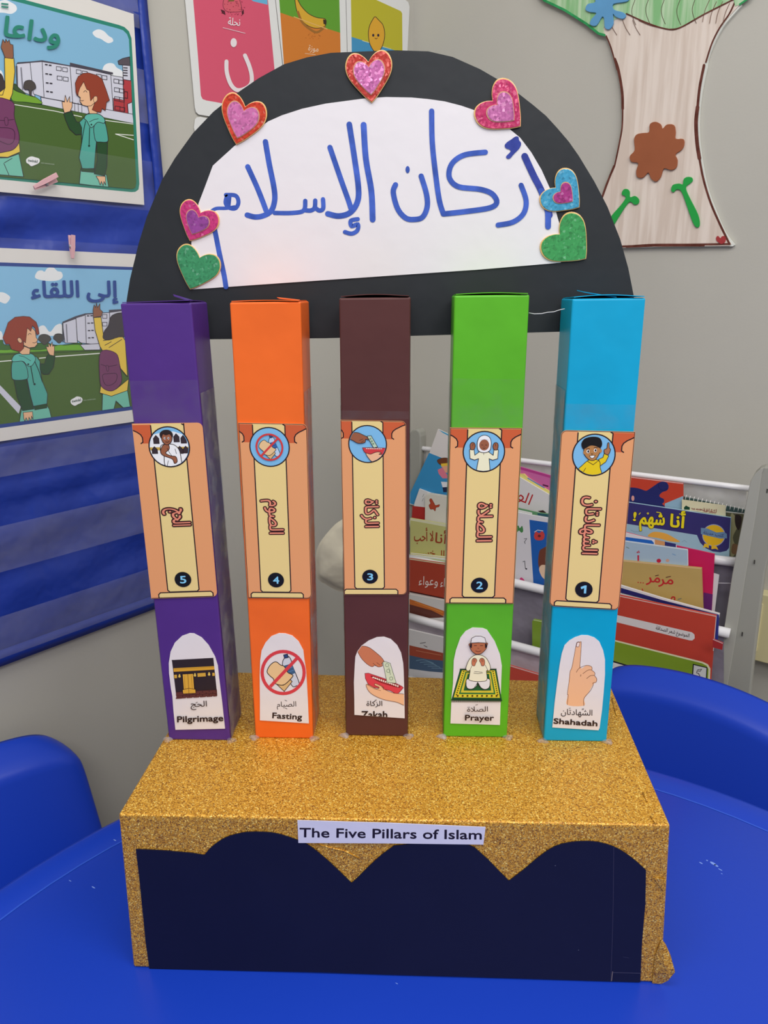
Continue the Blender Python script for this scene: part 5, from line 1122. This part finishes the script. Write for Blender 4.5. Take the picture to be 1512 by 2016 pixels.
p.fill([(672, 560), (688, 545), (700, 552), (718, 560), (718, 580), (672, 578)], (30, 66, 48)); p.text(ar('لثقافة'), (820, 594), (928, 604), 40, (130, 40, 44), bold=.02); p.text('THE ARABIC', (728, 578), (822, 586), 18, (130, 40, 44), bold=.03); p.line([(725, 588), (925, 612)], 2, (110, 90, 80)); p.build('cover_print', o)
o, p = book('award_book', 'navy book with yellow Arabic title and gold medal badge', 0, [(150, 505), (235, 520), (1045, 642), (1028, 1000), (150, 840)], (150, 182, 198), off=.016, th=.005, **R_)
p.fill([(150, 507), (235, 522), (1043, 643), (1030, 880), (1010, 905), (960, 917), (900, 910), (845, 885), (800, 840), (775, 780), (500, 735), (150, 680)], (54, 50, 106))
p.fill([(385, 790), (430, 755), (520, 765), (590, 800), (640, 835), (560, 830), (470, 805)], (220, 164, 72), True); p.line([(250, 740), (280, 755), (320, 750)], 3, (110, 140, 160)); p.line([(655, 835), (675, 822), (695, 838)], 3, (120, 150, 170))
p.ell(908, 782, 92, 88, (150, 160, 190), 32); p.ell(908, 782, 86, 82, (220, 176, 36), 32)
p.fill([(835, 848), (870, 850), (868, 885), (848, 875), (822, 882)], (222, 180, 44)); p.fill([(890, 862), (930, 868), (945, 898), (920, 888), (890, 892)], (222, 180, 44)); p.fill([(806, 722), (860, 728), (930, 760), (985, 755), (1012, 770), (1014, 806), (960, 808), (880, 790), (806, 772)], (104, 136, 168)); p.text(ar('كتب حديثة'), (825, 768), (985, 796), 34, (60, 60, 104), bold=.01)
YT = (226, 208, 36); BK_ = (18, 16, 40)
p.text(ar('شهم'), (320, 690), (515, 700), 140, YT, bold=.03, outline=(.05, BK_)); p.text(ar('أنا'), (560, 712), (672, 724), 140, YT, bold=.03, outline=(.05, BK_)); p.text('!', (268, 664), (288, 666), 96, YT, bold=.03, outline=(.05, BK_)); p.line([(635, 612), (665, 616)], 6, YT); p.line([(455, 598), (485, 602)], 6, YT); p.ell(385, 608, 9, 8, YT, 10); p.ell(385, 608, 4, 3, (54, 50, 106), 8); p.line([(325, 604), (315, 616)], 6, YT)
p.build('cover_print', o)
o, p = book('white_paper', 'white sheet standing beside the crimson book', 1, [(860, 1068), (952, 1095), (912, 1420), (860, 1410)], (214, 212, 212), off=.004, th=.001, cat='paper', **R_)
o, p = book('crimson_book', 'crimson book with purple foot behind the tan book', 1, [(150, 762), (215, 760), (610, 865), (915, 932), (888, 1430), (800, 1420), (150, 1200)], (196, 30, 84), off=.008, **R_)
p.fill([(828, 1235), (900, 1250), (888, 1428), (820, 1420)], (98, 40, 104)); p.build('cover_print', o)
o, p = book('striped_book', 'book with blue, orange and navy top stripe behind the pale blue book', 1, [(150, 752), (215, 762), (612, 862), (612, 1000), (150, 940)], (214, 206, 208), off=.0115, th=.002, **R_)
p.fill([(150, 785), (210, 795), (415, 822), (432, 840), (432, 990), (150, 940)], (32, 92, 174)); p.fill([(440, 814), (520, 832), (520, 1000), (440, 990)], (200, 140, 90)); p.fill([(520, 832), (608, 850), (608, 1000), (520, 1000)], (48, 46, 102)); p.build('cover_print', o)
o, p = book('pale_book', 'pale blue book with red letters, in front of the crimson book', 1, [(150, 818), (205, 826), (700, 895), (704, 1100), (150, 1060)], (160, 180, 196), off=.017, **R_)
p.line([(205, 828), (700, 897)], 6, (220, 222, 222), cap=False); p.line([(702, 897), (704, 1020)], 5, (220, 222, 222), cap=False); p.line([(298, 918), (312, 906), (318, 918), (300, 922)], 5, (180, 34, 60)); p.line([(309, 940), (309, 985)], 13, (180, 34, 60), cap=False); p.ell(472, 984, 18, 16, (180, 34, 60)); p.ell(541, 982, 14, 12, (200, 150, 130)); p.line([(580, 930), (605, 940)], 5, (110, 150, 190)); p.line([(215, 875), (235, 885)], 6, (120, 140, 130)); p.build('cover_print', o)
o, p = book('tan_book', 'tan gold book with red Arabic letters, right of the blue pillar', 1, [(140, 975), (195, 982), (812, 1042), (825, 1375), (800, 1420), (140, 1260)], (184, 154, 92), off=.0225, th=.005, **R_)
p.line([(145, 979), (195, 986), (810, 1047)], 6, (216, 180, 140), cap=False)
RR = (184, 40, 44); p.text(ar('مر'), (470, 1165), (585, 1172), 105, RR, bold=.02); p.text(ar('مر'), (372, 1150), (480, 1158), 105, RR, bold=.02)
for x in (308, 328, 348): p.ell(x, 1156+(x-308)*.1, 5, 5, RR, 8)
p.line([(530, 1116), (565, 1108)], 6, (90, 50, 40)); p.line([(445, 1104), (470, 1098)], 6, (90, 50, 40)); p.line([(340, 1208), (345, 1222)], 7, RR); p.line([(570, 1290), (580, 1272), (598, 1276), (596, 1300)], 10, RR, True); p.line([(625, 1290), (650, 1284)], 6, (110, 120, 110)); p.build('cover_print', o)
o, p = book('thin_book', 'thin navy book lying on the slant above the red and green book', 2, [(140, 1168), (175, 1180), (500, 1280), (955, 1405), (950, 1440), (600, 1420), (140, 1300)], (212, 210, 210), off=.004, th=.004, **R_)
p.fill([(140, 1190), (175, 1200), (500, 1296), (948, 1412), (940, 1424), (640, 1365), (400, 1298), (140, 1232)], (34, 38, 100)); p.line([(175, 1240), (500, 1322), (700, 1360)], 4, (60, 80, 90), cap=False); p.build('page_edge', o)
o, p = book('navy_book', 'narrow navy book edge right of the red and green book', 2, [(800, 1390), (950, 1418), (940, 1615), (914, 1604), (800, 1640)], (44, 56, 134), off=.006, **R_)
o, p = book('workbook', 'red and green workbook with white title band, front of the rack at right', 2, [(130, 1252), (160, 1260), (928, 1422), (880, 2000), (800, 2030), (100, 1900), (95, 1780)], (188, 66, 50), off=.014, th=.006, **R_)
p.line([(135, 1258), (160, 1265), (928, 1426), (905, 1700)], 6, (216, 190, 180), cap=False)
p.fill([(120, 1410), (155, 1418), (735, 1552), (755, 1570), (757, 1600), (738, 1617), (715, 1616), (145, 1474), (115, 1466)], (214, 206, 204)); p.text(ar('الموضوع شعر الصداقة'), (446, 1528), (712, 1592), 40, (60, 44, 48), bold=.01)
p.fill([(100, 1605), (133, 1615), (820, 1786), (862, 1806), (882, 1840), (876, 1990), (100, 1850)], (222, 214, 176)); p.fill([(100, 1618), (133, 1627), (815, 1798), (852, 1818), (866, 1845), (860, 2000), (100, 1860)], (124, 150, 42))
p.fill([(95, 1775), (115, 1779), (345, 1848), (345, 1858), (115, 1792), (95, 1788)], (20, 22, 30)); p.fill([(95, 1788), (115, 1792), (345, 1858), (345, 1960), (95, 1900)], (210, 206, 204))
p.fill([(742, 1802), (858, 1830), (848, 1990), (730, 1965)], (30, 30, 34)); p.fill([(750, 1812), (850, 1836), (841, 1985), (740, 1960)], (206, 204, 200))
p.line([(780, 1850), (812, 1845), (800, 1862), (776, 1858), (772, 1875), (790, 1880)], 5, INK); p.line([(785, 1880), (798, 1895), (786, 1912)], 5, INK); p.ell(800, 1918, 4, 4, INK, 8)
p.build('cover_print', o)
o, p = book('maroon_book', 'dark red book low beside the grey rack end', 3, [(900, 1606), (982, 1640), (975, 1692), (900, 1672)], (160, 44, 46), off=.006, **R_); p.line([(902, 1608), (980, 1641)], 5, (200, 190, 190), cap=False); p.build('page_edge', o)

# ------------------------------------------------------------------ cloth bag hanging at the rack's left end
BG = Plane(CAM+ray(680, 1100)*1.40, (.25, -1, 0))
bo = px(600, 900, 4.48, crs([(420, 480), (340, 542), (265, 595), (180, 690), (125, 770), (100, 850), (98, 950), (112, 1070), (180, 1118), (250, 1160), (345, 1196), (480, 1190), (640, 1120), (700, 900), (640, 640), (520, 500)], True, 4))
cx = sum(q[0] for q in bo)/len(bo); cy = sum(q[1] for q in bo)/len(bo); n = len(bo); V = []; F = []
RG_ = 10
for sd in (1, -1):
    for r in range(RG_):
        t = 1-r/RG_
        for i, q in enumerate(bo):
            x = cx+(q[0]-cx)*t; y = cy+(q[1]-cy)*t
            wob = .004*math.sin((x*.7+y*1.2)*.035+.6)+.0015*math.sin((x-y)*.07)
            V.append(BG.hit(x, y, sd*(.022*math.sqrt(max(0, 1-t**2.5))+(1-t)**.5*wob*1.3 if sd > 0 else .01*(1-t))))
for sd in range(2):
    b = sd*RG_*n
    for r in range(RG_-1):
        for i in range(n): F.append((b+r*n+i, b+r*n+(i+1) % n, b+(r+1)*n+(i+1) % n, b+(r+1)*n+i))
    F.append(tuple(b+(RG_-1)*n+i for i in range(n)))
bg_ = link('cloth_bag', V, F, [M((202, 194, 172), .8, .15, 'fabric')], None, smooth=True); fixn(bg_)
m = bg_.modifiers.new('weld', 'WELD'); m.merge_threshold = .0001
own(bg_); tag(bg_, 'cream cloth bag hanging beside the wall between the orange and brown pillars', 'bag')
p = Print(crop(600, 900, 4.48, BG), .014, .8); p.fill([(322, 950), (332, 915), (345, 900), (430, 910), (430, 1000), (345, 985), (330, 975)], (70, 130, 60)); p.build('green_print', bg_)
